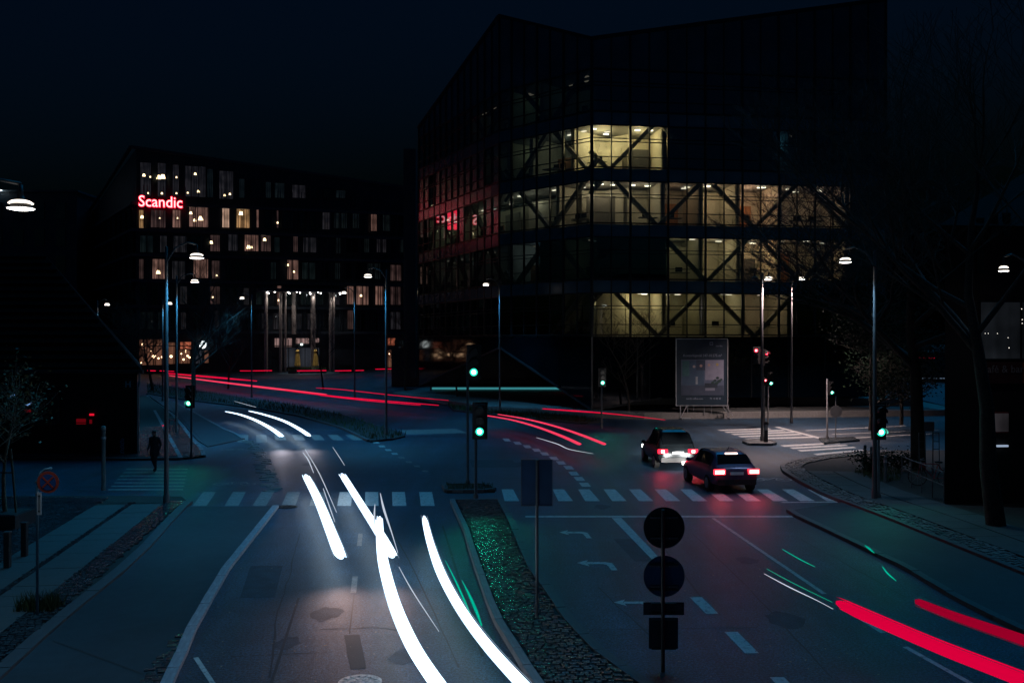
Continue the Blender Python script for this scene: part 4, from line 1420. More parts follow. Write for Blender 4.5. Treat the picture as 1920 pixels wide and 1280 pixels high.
cafe_rect('sign_band', 1833, 678, 1912, 718, mat('dark_red_board', (.075, .012, .01), .6, noise=[(3, .3)]), .12)
cafe_rect('sign_band', 1914, 678, 1960, 718, mat('orange_board', (.35, .08, .02), .6, noise=[(3, .3)]), .12)
a = at(1876, 692, 32.7)
text('lettering', 'Café & bar', (a.x, 32.6 + (a.x - EX) * .1 - .2, a.z), .36, mat('faded_lettering', (.3, .22, .2), .7, noise=[(5, .2)]), EB, .1, .006)
cafe_rect('window', 1852, 771, 1888, 811, mat('red_frame', (.3, .02, .015), .5, noise=[(3, .2)]), .05)
cafe_rect('pane', 1854, 774, 1886, 808, curtain('blind_glow', (.4, .36, .42), .04, 3), .11)
cafe_rect('lit_shelf', 1864, 833, 1886, 836.5, emit('shelf_lamp', (.6, .75, 1), .5), .1)
for x in (1845, 1851, 1869, 1890):
    bb = nbm(); a = at(x, 625 if x < 1880 else 633, 32.6)
    bmesh.ops.create_icosphere(bb, subdivisions=1, radius=.014, matrix=Matrix.Translation((a.x, 32.55 + (a.x - EX) * .1 - .17, a.z)))
    part('fairy_light', bb, emit('fairy_lamp', (1, .9, .8), 1.5), EB, world=True)
for x, y in ((1917, 579), (1918, 599), (1918, 606), (1892, 652)):
    bb = nbm(); a = at(x, y, 32.6)
    bmesh.ops.create_icosphere(bb, subdivisions=1, radius=.018, matrix=Matrix.Translation((a.x, 32.55 + (a.x - EX) * .1 - .17, a.z)))
    part('fairy_light', bb, emit('fairy_lamp', (1, .9, .8), 1.5), EB, world=True)
for x, y in ((1826, 410), (1853, 400), (1878, 400), (1826, 470), (1880, 470)):
    cafe_rect('window', x, y, x + 14, y + 44, DKWIN, .05)

# ------------------------------------------------------------------ street lamps
LCOL = (0.07, 0.50, 1.0)
def street_lamp(base, top, arm_dx, label, light=1500, arm2=None, lit=True, scale=.76, mat_pole=None, col=LCOL, spot=124):
    """pole with a curved arm and a two-tier round shade"""
    t = thing('street_lamp', label, 'street lamp', base, group='street lamps round the crossing')
    hgt = top
    bb = nbm()
    add_lathe(bb, [(.11, 0), (.11, .25), (.085, .3), (.075, 1.3), (.065, hgt * .6), (.05, hgt + .35), (0, hgt + .38)], 12)
    part('pole', bb, mat_pole or POLE, t, smooth=True)
    for dx, islit in [(arm_dx, lit)] + ([(arm2, False)] if arm2 else []):
        sg = 1 if dx > 0 else -1
        bb = nbm()
        pts = [(0, 0, hgt - .15), (dx * .3, 0, hgt + .32), (dx * .7, 0, hgt + .5), (dx, 0, hgt + .42)]
        add_tube(bb, pts, [.04, .035, .03, .03], 8)
        part('arm', bb, mat_pole or POLE, t, smooth=True)
        hc = Vector((dx, 0, hgt))
        s_ = scale
        bb = nbm()
        add_lathe(bb, [(0, .40), (.05 * s_, .40), (.06 * s_, .24), (.09 * s_, .17), (.14 * s_, .135), (.14 * s_, .12)], 16, hc)
        part('lamp_cap', bb, DKSTEEL, t, smooth=True)
        bb = nbm()
        add_lathe(bb, [(.13 * s_, .125), (.21 * s_, .11), (.275 * s_, .075), (.285 * s_, .06), (.22 * s_, .055)], 20, hc)
        part('upper_shade', bb, WHITE_E2 if islit else DKSTEEL, t, smooth=True)
        bb = nbm()
        add_lathe(bb, [(.22 * s_, .055), (.26 * s_, .03), (.26 * s_, .005), (.30 * s_, -.02), (.315 * s_, -.03)], 20, hc)
        part('brim', bb, BLACK, t, smooth=True)
        bb = nbm()
        add_lathe(bb, [(.31 * s_, -.03), (.28 * s_, -.042), (.2 * s_, -.055), (0, -.06)], 20, hc)
        part('diffuser', bb, WHITE_E if islit else DKSTEEL, t, smooth=True)
        if islit and light:
            lamp_light('lamp_light', 'SPOT', hc + Vector((0, 0, -.25)), light, col, t, size=.2, spot=spot, world=False, blend=.8)
    return t
def lamp_at(pole_px, base_py, head_px, head_py, label, d=None, **kw):
    bs = G(pole_px, base_py, .1) if d is None else at(pole_px, base_py, d)
    if d: bs.z = gz(d)
    Y = bs.y
    top = H - (head_py - 640) / F * Y - bs.z
    dx = (head_px - pole_px) / F * Y
    return street_lamp(bs, top, dx, label, **kw)
lamp_at(-105, 1010, 39, 388, 'nearest street lamp at the left frame edge, large lit shade', d=17.5, light=300, col=(.42, .68, .85))
lamp_at(312, 942, 369, 482, 'tall street lamp on the left pavement corner by the zebra', light=760)
lamp_at(331, 810, 365, 528, 'street lamp just behind the corner pavement lamp, lower shade', light=1600)
lamp_at(305, 730, 318, 569, 'far street lamp in front of the hotel cafe corner', d=88, light=500)
lamp_at(183, 730, 201, 571, 'far street lamp rising behind the brick house roof', d=90, light=300)
lamp_at(472, 745, 454, 559, 'street lamp on the grass verge left of the hotel columns', light=900)
lamp_at(665, 750, 645, 549, 'street lamp right of the hotel columns with short arm', light=900)
lamp_at(724, 815, 690, 518, 'street lamp on the tip of the grass verge, arm left', light=1500)
lamp_at(937, 774, 911, 534, 'thin street lamp in front of the glass block facet', light=1200)
lamp_at(1429, 827, 1441, 523, 'double armed lamp post on the refuge carrying red signals', light=3600, arm2=-.42, col=(1, .72, .68))
lamp_at(1484, 793, 1503, 523, 'thin lamp post right of the billboard with red glow on it', light=5200, col=(1, .72, .68))
lamp_at(1640, 935, 1585, 490, 'tall lamp post on the right corner, head among branches', light=430, col=(.3, .6, .9), scale=.66)
lamp_at(1934, 930, 1882, 506, 'street lamp shade above the cafe building roof at right', d=30.5, light=14, col=(.55, .68, .85), scale=.5)

# ------------------------------------------------------------------ traffic signals
GREEN_E = emit('green_lens', (0.03, 0.95, 0.58), 1.6)
GREEN_C = emit('green_core', (0.55, 1.0, 0.88), 9)
RED_E = emit('red_lens', (1.0, 0.01, 0.05), 2.6)
RED_C = emit('red_core', (1.0, .45, .45), 5)
LENS_OFF = mat('unlit_lens', (.02, .02, .018), .3, noise=[(4, .2)])
def signal_head(t, loc, lit='green', size=1.0, rz=0.0, n=3, gl=60, aim=0.0, cone=120):
    """housing with three hooded lenses; loc is where the lowest lens sits"""
    s = size
    rot = Matrix.Rotation(rz, 4, 'Z')
    def put(o): o.location = loc; o.rotation_euler = (0, 0, rz); return o
    bb = nbm(); add_box(bb, (0, .1, .3 * s * (n - 1) / 2), (.3 * s, .2, .32 * s * n)); put(part('housing', bb, BLACK, t))
    bb = nbm(); add_box(bb, (0, .215, .3 * s * (n - 1) / 2), (.44 * s, .02, .36 * s * n)); put(part('backboard', bb, BLACK, t))
    names = ['green', 'amber', 'red'] if n == 3 else ['green', 'red']
    for k in range(n):
        z = .3 * s * k
        on = names[k] == lit
        bb = nbm(); add_disc_y(bb, (0, -.015, z), .115 * s, .04, 20)
        put(part('lens', bb, (GREEN_E if lit == 'green' else RED_E) if on else LENS_OFF, t))
        if on:
            bb = nbm(); bmesh.ops.create_icosphere(bb, subdivisions=2, radius=.068 * s, matrix=Matrix.Translation((0, -.03, z)) @ Matrix.Diagonal((1, .5, 1, 1)))
            put(part('bulb', bb, GREEN_C if lit == 'green' else RED_C, t, smooth=True))
            if gl:
                l = lamp_light('signal_light', 'SPOT', Vector(loc) + rot @ Vector((0, -.12, z)), gl, (0, 1, .62) if lit == 'green' else (1, .03, .06), t, size=.1, spot=cone, world=False)
                l.rotation_euler = (R(-78), 0, rz + R(aim))
        bb = nbm()
        sg = 12
        for a0 in range(sg):
            a, c = math.pi * (-.08 + 1.16 * a0 / sg), math.pi * (-.08 + 1.16 * (a0 + 1) / sg)
            r = .13 * s
            q = [(r * math.cos(a), 0, z + r * math.sin(a)), (r * math.cos(c), 0, z + r * math.sin(c)), (r * math.cos(c), -.2 * s, z + r * math.sin(c)), (r * math.cos(a), -.2 * s, z + r * math.sin(a))]
            bb.faces.new([bb.verts.new(v) for v in q])
        put(part('visor', bb, BLACK, t))
def signal(px, base_py, lens_px, lens_py, label, lit='green', size=1.0, h=.1, gl=60, extra=None, rz=0.0, n=3, pole_h=None, aim=0.0, cone=120):
    bs = G(px, base_py, h)
    t = thing('traffic_light', label, 'traffic light', bs, group='traffic lights at the crossing')
    zz = H - (lens_py - 640) / F * bs.y - bs.z
    dx = (lens_px - px) / F * bs.y
    ph = pole_h or zz + .75
    bb = nbm(); add_lathe(bb, [(.09, 0), (.09, .12), (.055, .16), (.052, ph), (0, ph + .02)], 12)
    part('pole', bb, POLE, t, smooth=True)
    bb = nbm()
    for dz in (.0, .55): add_bar(bb, (0, 0, zz + dz), (dx, -.1, zz + dz), .04)
    part('bracket', bb, DKSTEEL, t)
    signal_head(t, Vector((dx, -.33, zz)), lit, size, rz, n, gl, aim, cone)
    if extra: extra(t, bs, zz)
    return t
signal(359, 857, 358, 755, 'green traffic light on the left corner pavement by lamp posts', gl=40)
signal(877, 907, 889, 697, 'high green traffic light on tall pole of the small island', size=1.25, gl=22, pole_h=5.0, aim=9, cone=60)
signal(892, 934, 900, 807, 'lower green traffic light at the head of the cobbled median', size=1.2, gl=62, aim=12, cone=56)
signal(1128, 802, 1129, 717, 'green traffic light in front of the glass block foot', size=1.1, gl=40)
signal(1440, 795, 1443, 718, 'small distant green signal right of the double lamp post', size=.9, gl=12)
signal(1551, 822, 1556, 735, 'green cycle signal on the kerb island beside round sign', size=.75, gl=14)
signal(1647, 933, 1645, 808, 'large green traffic light on the right corner pavement', size=1.2, gl=38)
# red heads clamped to the double lamp post
def red_head(px, py, d, label, rz, size=.9, n=3, lit='red'):
    p = at(px, py, d)
    t = thing('traffic_light', label, 'traffic light', p, group='traffic lights at the crossing')
    signal_head(t, Vector((0, 0, -.6 * size)), lit, size, rz, n, 10)
    bb = nbm(); q = at(1429, py, 53.9) - p
    add_bar(bb, (0, .1, 0), (q.x, q.y, 0), .05); part('bracket', bb, DKSTEEL, t)
red_head(1418, 657, 53.7, 'red signal head on the left of the double lamp post', R(-20))
red_head(1437, 662, 53.7, 'red signal head on the right of the double lamp post', R(35))
p = G(1433, 797, .1)
t = thing('traffic_light', 'small red pedestrian signal behind the double lamp post', 'traffic light', p, group='traffic lights at the crossing')
bb = nbm(); add_lathe(bb, [(.06, 0), (.05, 3.1), (0, 3.12)], 10); part('pole', bb, POLE, t)
signal_head(t, Vector((0, -.3, 2.75)), 'red', .7, 0, 2, 6)

# ------------------------------------------------------------------ road signs
def disc_sign_back(t, c, r, m, rz=0.0):
    bb = nbm(); add_disc_y(bb, c, r, .012, 36); part('sign_plate', bb, m, t)
    bb = nbm(); add_tube(bb, [(c[0] + r * math.cos(a), c[1] - .006, c[2] + r * math.sin(a)) for a in [i * math.pi / 20 for i in range(41)]], .007, 6, caps=False); part('sign_rim', bb, POLE, t)
    for s_ in (-.5, .5):
        bb = nbm(); add_box(bb, (c[0], c[1] - .025, c[2] + s_ * r), (r * 1.35, .025, .03)); part('mounting_rail', bb, POLE, t)
        for q in (-.09, .09):
            bb = nbm(); add_disc_y(bb, (c[0] + q, c[1] - .045, c[2] + s_ * r), .011, .016, 8); part('bolt', bb, GALV, t)
BACKM = mat('sign_back', (.035, .045, .06), .5, .4, noise=[(2, .2)])
BLUEB = mat('sign_back_blue', (.02, .07, .16), .45, .3, noise=[(2, .25)])
# round signs and plates seen from behind, close to the camera
d = 16.3
bs = at(1243, 0, d); bs.z = 0.0
t = thing('road_sign', 'pair of round signs and plates seen from behind near camera', 'road sign', bs)
bb = nbm(); add_lathe(bb, [(.034, 0), (.034, H - (955 - 640) / F * d), (0, H - (954 - 640) / F * d)], 12); part('pole', bb, BLACK, t)
for py, m in ((990, mat('sign_back_dark', (.012, .016, .022), .5, .3, noise=[(3, .3)])), (1081, BLUEB)): disc_sign_back(t, (at(1246, 0, d).x - bs.x, -.0 + .06, H - (py - 640) / F * d), 38.5 / F * d, m)
for x, y, wd, hh in ((1245.5, 1142, 77, 24), (1245, 1188, 55, 58)):
    bb = nbm(); add_box(bb, (at(x, 0, d).x - bs.x, .06, H - (y - 640) / F * d), (wd / F * d, .012, hh / F * d)); part('plate', bb, BACKM, t)
bb = nbm()
for y in (1058, 1106, 1133, 1150, 1164, 1216): add_box(bb, (.02, .035, H - (y - 640) / F * d), (.5 if y in (1058, 1106) else .42, .03, .035))
part('clamp', bb, DKSTEEL, t)
# twin blue panel seen from behind on the median
bs = G(1007, 1155, .12)
t = thing('road_sign', 'tall twin blue panel seen from behind on the cobbled median', 'road sign', bs)
d = bs.y
bb = nbm(); add_lathe(bb, [(.03, 0), (.03, H - (862 - 640) / F * d - .12), (0, H - (861 - 640) / F * d - .12)], 12); part('pole', bb, POLE, t)
for x0, x1 in ((978, 1004.5), (1008.5, 1035)):
    bb = nbm(); add_box(bb, ((x0 + x1) / 2 / F * d - 960 / F * d - bs.x, .05, H - (905 - 640) / F * d - .12), ((x1 - x0) / F * d, .02, 86 / F * d)); part('panel', bb, BLUEB, t)
bb = nbm()
for x in (977.5, 1035.5): add_box(bb, ((x - 960) / F * d - bs.x, .04, H - (905 - 640) / F * d - .12), (.012, .035, 88 / F * d))
for y in (862, 948): add_box(bb, (0, .04, H - (y - 640) / F * d - .12), (58 / F * d, .035, .012))
part('panel_frame', bb, POLE, t)
# no stopping sign on its bent pole
bs = G(70, 1150, .12)
d = bs.y
t = thing('road_sign', 'no stopping sign, red ring and cross on blue, bent pole', 'road sign', bs)
zz = lambda y: H - (y - 640) / F * d - .12
xx = lambda x: (x - 960) / F * d - bs.x
BLUEP = mat('pole_blue_grey', (.10, .20, .26), .5, .2, noise=[(4, .2)])
bb = nbm(); add_tube(bb, [(0, 0, 0), (0, 0, zz(915)), (xx(71.5), 0, zz(898)), (xx(76), 0, zz(887)), (xx(84), 0, zz(880)), (xx(97), 0, zz(877.5))], .028, 10); part('pole', bb, BLUEP, t, smooth=True)
cz, cxx = zz(903), xx(92)
bb = nbm(); add_disc_y(bb, (cxx, -.04, cz), 20.5 / F * d, .012, 40); part('red_disc', bb, mat('sign_red_paint', (.42, .05, .03), .5, noise=[(6, .12)]), t)
bb = nbm(); add_disc_y(bb, (cxx, -.05, cz), 15 / F * d, .008, 40); part('blue_disc', bb, mat('sign_blue_paint', (.02, .07, .22), .5, noise=[(6, .12)]), t)
bb = nbm()
for s_ in (-1, 1): add_box(bb, (cxx, -.058 - .001 * s_, cz), (28.5 / F * d, .006, 3.2 / F * d), rot=Matrix.Rotation(R(45 * s_), 3, 'Y'))
part('red_cross', bb, mat('sign_red_paint', (.42, .05, .03)), t)
bb = nbm(); add_box(bb, (xx(75.5), -.04, zz(943)), (8 / F * d, .012, 42 / F * d)); part('arrow_plate', bb, mat('sign_white_paint', (.6, .55, .55), .5, noise=[(6, .1)]), t)
bb = nbm()
add_box(bb, (xx(75.5), -.05, zz(943)), (1.6 / F * d, .006, 30 / F * d))
for y, s_ in ((927, 1), (959, -1)):
    vs = [bb.verts.new(v) for v in ((xx(73), -.052, zz(y + s_ * 3)), (xx(78), -.052, zz(y + s_ * 3)), (xx(75.5), -.052, zz(y - s_ * 1.5)))]
    bb.faces.new(vs)
part('arrow', bb, BLACK, t)
bb = nbm(); 
for y in (903, 926, 960): add_box(bb, (.02, -.02, zz(y)), (.09, .04, .03))
part('clamp', bb, POLE, t)
wp = G(70, 1150)
blades('sign_foot_weeds', [(wp.x - .35, wp.y - .3), (wp.x + .45, wp.y - .3), (wp.x + .45, wp.y + .3), (wp.x - .35, wp.y + .3)], 500, .1, .42, GRASS, base=.12, wd=.012)
# round sign back beside the cycle signal, and a slim post at the left square
bs = G(1567, 823, .1); d = bs.y
t = thing('road_sign', 'round sign turned away beside the cycle signal on the kerb island', 'road sign', bs)
bb = nbm(); add_lathe(bb, [(.03, 0), (.03, 2.4), (0, 2.42)], 10); part('pole', bb, GALV, t)
bb = nbm(); add_disc_y(bb, (0, -.05, H - (771 - 640) / F * d - .1), .34, .015, 30); part('sign_plate', bb, mat('sign_back_grey', (.2, .21, .22), .5, .4, noise=[(3, .2)]), t)
bs = G(194, 919, .1); d = bs.y
t = thing('sign_post', 'bare round post beside the side street zebra on the left', 'post', bs)
bb = nbm(); add_lathe(bb, [(.085, 0), (.085, .1), (.075, .12), (.075, 2.2), (.09, 2.22), (.09, 2.36), (0, 2.4)], 14); part('post', bb, mat('brown_post', (.12, .09, .08), .6, noise=[(4, .2)]), t, smooth=True)
bb = nbm(); add_lathe(bb, [(.092, 1.9), (.092, 1.98)], 14); part('band', bb, GALV, t)

# ------------------------------------------------------------------ billboard
d = 69.5
bs = at(1316, 640, d); bs.z = 0.02
BBd = thing('billboard', 'dark office to let billboard on white scaffold legs', 'billboard', bs)
bx = lambda x: (x - 960) / F * d - bs.x
bz = lambda y: H - (y - 640) / F * d - bs.z
bb = nbm(); add_box(bb, (bx(1316), 0, bz(697)), (95 / F * d, .08, 124 / F * d)); part('board', bb, mat('board_navy', (.012, .03, .05), .5, noise=[(2, .15)]), BBd)
bb = nbm()
for x in (1267.5, 1364): add_bar(bb, (bx(x), -.06, bz(636)), (bx(x), -.06, bz(761)), .06)
for y in (635, 760): add_bar(bb, (bx(1267), -.06, bz(y)), (bx(1364), -.06, bz(y)), .05)
part('frame', bb, mat('scaffold', (.45, .46, .48), .45, .6, noise=[(4, .15)]), BBd)
bb = nbm()
for x in (1275.5, 1365): 
    add_bar(bb, (bx(x), -.1, bz(760)), (bx(x), -.1, 0.05), .06)
    add_bar(bb, (bx(x), .9, .05), (bx(x), -.9, .05), .07)
for p, q in (((1287, 761), (1276, 780)), ((1355, 761), (1366, 780)), ((1361, 761), (1372, 778))): add_bar(bb, (bx(p[0]), -.12, bz(p[1])), (bx(q[0]), -.3, bz(q[1])), .045)
for x, y in ((1290, 774), (1301, 770), (1321, 777), (1334.5, 775)): add_bar(bb, (bx(x), .1, bz(760)), (bx(x), .1, bz(y)), .035)
for x0, x1 in ((1275, 1294), (1357, 1366)): add_bar(bb, (bx(x0), -.2, .05), (bx(x1), -.2, .05), .07)
part('support_leg', bb, MATS['scaffold'], BBd)
for x in (1268, 1300, 1330, 1350):
    bb = nbm(); add_box(bb, (bx(x), .5, .2), (.7, .5, .36)); part('ballast_block', bb, CONC, BBd)
y_ = -.052
def pic(name, x0, y0, x1, y1, col, lay=0):
    bb = nbm(); add_box(bb, (bx((x0 + x1) / 2), y_ - lay * .004, bz((y0 + y1) / 2)), ((x1 - x0) / F * d, .006, (y1 - y0) / F * d))
    return part(name, bb, mat('print_%s' % '_'.join('%03d' % int(c * 1000) for c in col), col, .6, noise=[(3, .12)]), BBd)
pic('picture', 1277, 674, 1357, 741, (.10, .13, .20))
pic('picture_wall', 1322, 675, 1356.5, 712, (.24, .25, .33), 1)
pic('picture_curtain', 1279, 676, 1320, 722, (.055, .10, .16), 1)
pic('picture_window', 1279, 676, 1292, 705, (.05, .14, .15), 2)
pic('picture_floor', 1277.5, 722, 1356.5, 740.5, (.05, .07, .11), 2)
pic('picture_doorway', 1304, 706, 1308, 720, (.28, .32, .36), 3)
pic('picture_ceiling', 1305, 675, 1322, 694, (.04, .06, .10), 2)
pic('picture_sofa', 1321, 718, 1345, 727, (.025, .04, .06), 3)
pic('picture_rug', 1322, 727, 1340, 732, (.18, .2, .26), 4)
for x, y, s_ in ((1345, 708, 4), (1340, 713, 4), (1348, 714, 5), (1336, 717, 4), (1343, 718, 5), (1352, 711, 3)):
    bb = nbm(); bmesh.ops.create_icosphere(bb, subdivisions=1, radius=s_ / F * d * .9, matrix=Matrix.Translation((bx(x), y_ - .02, bz(y))) @ Matrix.Diagonal((1, .05, .7, 1))); part('picture_plant', bb, mat('print_plant', (.02, .05, .05), .6, noise=[(5, .2)]), BBd)
for x, y, c in ((1301, 687, (.4, .34, .34)), (1314, 685.5, (.45, .30, .26)), (1329, 684, (.4, .28, .26)), (1344.5, 683, (.42, .34, .14))):
    bb = nbm(); add_disc_y(bb, (bx(x), y_ - .024, bz(y)), 2.6 / F * d, .006, 16); part('picture_lamp', bb, mat('print_lamp_%d' % x, c, .6, noise=[(3, .1)]), BBd)
TXT = mat('print_text', (.30, .36, .45), .6, noise=[(3, .1)])
LB = BBd
text('headline', 'Kontorlejemål 547-10.575 m²', bs + Vector((bx(1317), -.06, bz(666.5))), .27, TXT, LB, 0, .004, sx=(80 / F * d) / (.27 * 13.2))
text('web_address', 'nordic-office.com', bs + Vector((bx(1302), -.06, bz(747))), .2, TXT, LB, 0, .004, sx=.86)
text('phone_number', '70 14 45 97', bs + Vector((bx(1341), -.06, bz(747))), .2, TXT, LB, 0, .004, sx=.86)
text('company_name', 'nordic', bs + Vector((bx(1348), -.06, bz(648.5))), .18, TXT, LB, 0, .004)
bb = nbm(); 
for dx, dz, sx, sz in ((-.1, 0, .03, .23), (.1, 0, .03, .23), (0, .1, .23, .03), (0, -.1, .23, .03)): add_box(bb, (bx(1333.5) + dx, -.06, bz(644) + dz), (sx, .01, sz))
add_bar(bb, (bx(1333.5) - .06, -.06, bz(644) + .06), (bx(1333.5) + .06, -.06, bz(644) - .05), .03, .01)
part('logo', bb, TXT, BBd)

# ------------------------------------------------------------------ cars
def loft(sts, sel=None, push=0.0):
    """sts: list of (y, [(half width, z) ... ]) from sill to roof centre; mirrored"""
    bm = nbm()
    rings = []
    for y, prof in sts:
        ring_ = [Vector((w_, y, z)) for w_, z in prof] + [Vector((-w_, y, z)) for w_, z in prof[::-1]]
        rings.append(ring_)
    return bm, rings
def car(loc, rz, label, body_m, dark=False, L=4.2, W=1.78, Ht=1.5, tail_on=True, brake=True, head=0):
    t = thing('car', label, 'car', loc, rz, group='cars turning at the crossing')
    h, w_ = Ht, W / 2
    def prof(wb, belt, wt, top, lift=0.0, wmid=None):
        return [(wb * .86, .24 + lift), (wb * .985, .34 + lift), (wb, .58), (wb * .97, belt), (wt, top - .03), (wt * .86, top), (0.02, top + .012)]
    y0 = -L / 2
    sts = [
        (y0 + .00, prof(w_ * .74, .64, w_ * .64, .72, .16)),
        (y0 + .06, prof(w_ * .92, .84, w_ * .82, .92, .06)),
        (y0 + .22, prof(w_ * .97, .92, w_ * .80, 1.02, .04)),
        (y0 + .62, prof(w_, .94, w_ * .66, h - .09)),
        (y0 + 1.05, prof(w_, .94, w_ * .64, h - .01)),
        (y0 + 1.75, prof(w_, .93, w_ * .64, h)),
        (y0 + 2.35, prof(w_, .91, w_ * .63, h - .05)),
        (y0 + 3.12, prof(w_, .89, w_ * .82, .98)),
        (y0 + 3.60, prof(w_ * .97, .80, w_ * .78, .90)),
        (y0 + L - .12, prof(w_ * .90, .66, w_ * .70, .74, .04)),
        (y0 + L, prof(w_ * .78, .5, w_ * .6, .56, .1)),
    ]
    bm = nbm()
    rings = []
    for y, pr in sts:
        full = [(a, z) for a, z in pr] + [(-a, z) for a, z in pr[::-1]]
        rings.append([bm.verts.new((a, y, z)) for a, z in full])
    for a, c in zip(rings, rings[1:]):
        for k in range(len(a) - 1): bm.faces.new((a[k], a[k + 1], c[k + 1], c[k]))
        bm.faces.new((a[-1], a[0], c[0], c[-1]))
    bm.faces.new(rings[0]); bm.faces.new(rings[-1][::-1])
    o = part('body', bm, body_m, t, smooth=True)
    md = o.modifiers.new('bev', 'SUBSURF'); md.levels = 1; md.render_levels = 2
    gm = mat('car_glass', (.006, .008, .010), .06, noise=[(1, .1)], spec=.8)
    def P(i, k, sgn=1):
        y, pr = sts[i]
        return Vector((pr[k][0] * sgn, y, pr[k][1]))
    for sgn in (-1, 1):
        bm = nbm()
        for i in (3, 4, 5):
            q = [P(i, 3, sgn).lerp(P(i, 4, sgn), .1), P(i + 1, 3, sgn).lerp(P(i + 1, 4, sgn), .1), P(i + 1, 3, sgn).lerp(P(i + 1, 4, sgn), .86), P(i, 3, sgn).lerp(P(i, 4, sgn), .86)]
            bm.faces.new([bm.verts.new(v + Vector((.012 * sgn, 0, .004))) for v in q])
        part('side_window', bm, gm, t)
        bm = nbm()
        c = Vector(((w_ + .09) * sgn, y0 + 2.72, .96))
        bmesh.ops.create_uvsphere(bm, u_segments=10, v_segments=6, radius=.11, matrix=Matrix.Translation(c) @ Matrix.Diagonal((1, .55, .75, 1)))
        add_bar(bm, c - Vector((.2 * sgn, 0, .02)), c, .05)
        part('mirror', bm, body_m, t, smooth=True)
    for nm, i0, i1 in (('rear_window', 2, 3), ('windscreen', 7, 6)):
        bm = nbm()
        a0, a1 = P(i0, 4), P(i1, 4)
        lo, hi = a0.lerp(a1, .12), a0.lerp(a1, .94)
        off = Vector((0, -.03 if nm == 'rear_window' else .03, .03))
        q = [Vector((lo.x * .93, lo.y, lo.z)), Vector((-lo.x * .93, lo.y, lo.z)), Vector((-hi.x * .95, hi.y, hi.z)), Vector((hi.x * .95, hi.y, hi.z))]
        bm.faces.new([bm.verts.new(v + off) for v in q])
        part(nm, bm, gm, t)
    for sgn in (-1, 1):
        for wy in (y0 + .78, y0 + L - .82):
            bm = nbm(); add_disc_y(bm, ((w_ - .10) * sgn, wy, .31), .31, .21, 20, 'X')
            wheel = part('wheel', bm, RUB, t)
            bm = nbm(); add_disc_y(bm, ((w_ + .008) * sgn, wy, .31), .2, .02, 16, 'X')
            for a in range(5): add_box(bm, ((w_ + .02) * sgn, wy + .1 * math.cos(a * 1.257), .31 + .1 * math.sin(a * 1.257)), (.015, .05, .05))
            obj('rim', bm, GALV, wheel)
        bm = nbm(); add_box(bm, (w_ * .73 * sgn, y0 + .03, .80), (.42, .10, .18)); 
        part('tail_light', bm, emit('brake_lamp', (1, .03, .05), 4) if tail_on and brake else (emit('tail_lamp', (1, .02, .05), 3.0) if tail_on else mat('tail_plastic', (.2, .01, .01), .3, noise=[(4, .1)])), t)
        if tail_on:
            bm = nbm(); add_box(bm, (w_ * .74 * sgn, y0 - .015, .80), (.33 if brake else .14, .06, .12)); part('tail_bulb', bm, emit('brake_bulb', (1, .62, .5), 6), t)
        bm = nbm(); add_box(bm, (w_ * .70 * sgn, y0 + L - .06, .62), (.34, .1, .13))
        part('headlight', bm, emit('head_lamp', (1, .97, .92), 8) if head else mat('head_plastic', (.4, .4, .4), .2, noise=[(4, .1)]), t)
        if head:
            l = lamp_light('head_beam', 'SPOT', (w_ * .7 * sgn, y0 + L + .05, .62), head, (1, .97, .93), t, size=.06, spot=48, world=False)
            l.rotation_euler = (R(86), 0, 0)
            if tail_on:
                l = lamp_light('tail_glow', 'SPOT', (w_ * .74 * sgn, y0 - .06, .80), 30, (1, .02, .06), t, size=.1, spot=140, world=False)
                l.rotation_euler = (R(-60), 0, 0)
    bm = nbm(); add_box(bm, (0, y0 - .01, .74), (.50, .03, .11)); part('number_plate', bm, mat('plate_white', (.7, .7, .72), .4, noise=[(4, .05)]), t)
    bm = nbm(); add_box(bm, (0, y0 + .015, .42), (W * .82, .12, .2)); part('bumper', bm, BLACK, t)
    if brake:
        bm = nbm(); add_box(bm, (0, y0 + .60, h - .10), (.46, .06, .07)); part('brake_light', bm, emit('brake_bulb', (1, .62, .5), 6), t)
    bm = nbm(); add_tube(bm, [(.0, y0 + 1.0, h), (.0, y0 + .8, h + .16)], [.018, .008], 6); part('aerial', bm, BLACK, t)
    return t
CARB = mat('car_paint_plum', (.11, .06, .12), .28, .3, noise=[(2, .1)])
CARA = mat('car_paint_dark', (.02, .026, .03), .25, .3, noise=[(2, .1)])
cb = G(1350, 912); ca = G(1256, 872)
car((cb.x, cb.y + .4, 0), R(7), 'braking plum hatchback with bright red tail lights on the zebra', CARB, head=650)
car((ca.x, ca.y + .6, 0), R(3), 'taller dark car ahead, lit white from behind by headlights', CARA, Ht=1.72, W=1.82, brake=False, head=300)

# ------------------------------------------------------------------ light streaks the passing traffic leaves in the long exposure, at lamp height
HW = emit('headlight_streak', (.60, .80, 1.0), 3.0)
HWT = emit('thin_streak_white', (.75, .85, 1), .75)
RS = emit('tail_streak', (1.0, .004, .055), .80)
RSP = emit('tail_streak_pink', (1.0, .05, .12), .95)
RSN = emit('tail_streak_near', (.80, .0, .05), .85)
RSD = emit('tail_streak_dim', (.55, .0, .035), .55)
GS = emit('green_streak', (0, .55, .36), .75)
def smooth_path(pts, n=8):
    res = []
    m = len(pts)
    for i in range(m - 1):
        p0, p1, p2, p3 = pts[max(0, i - 1)], pts[i], pts[i + 1], pts[min(m - 1, i + 2)]
        for k in range(n):
            t = k / n
            res.append(tuple(0.5 * ((2 * b_) + (-a_ + c_) * t + (2 * a_ - 5 * b_ + 4 * c_ - d_) * t * t + (-a_ + 3 * b_ - 3 * c_ + d_) * t ** 3) for a_, b_, c_, d_ in zip(p0, p1, p2, p3)))
    res.append(tuple(pts[-1]))
    return res
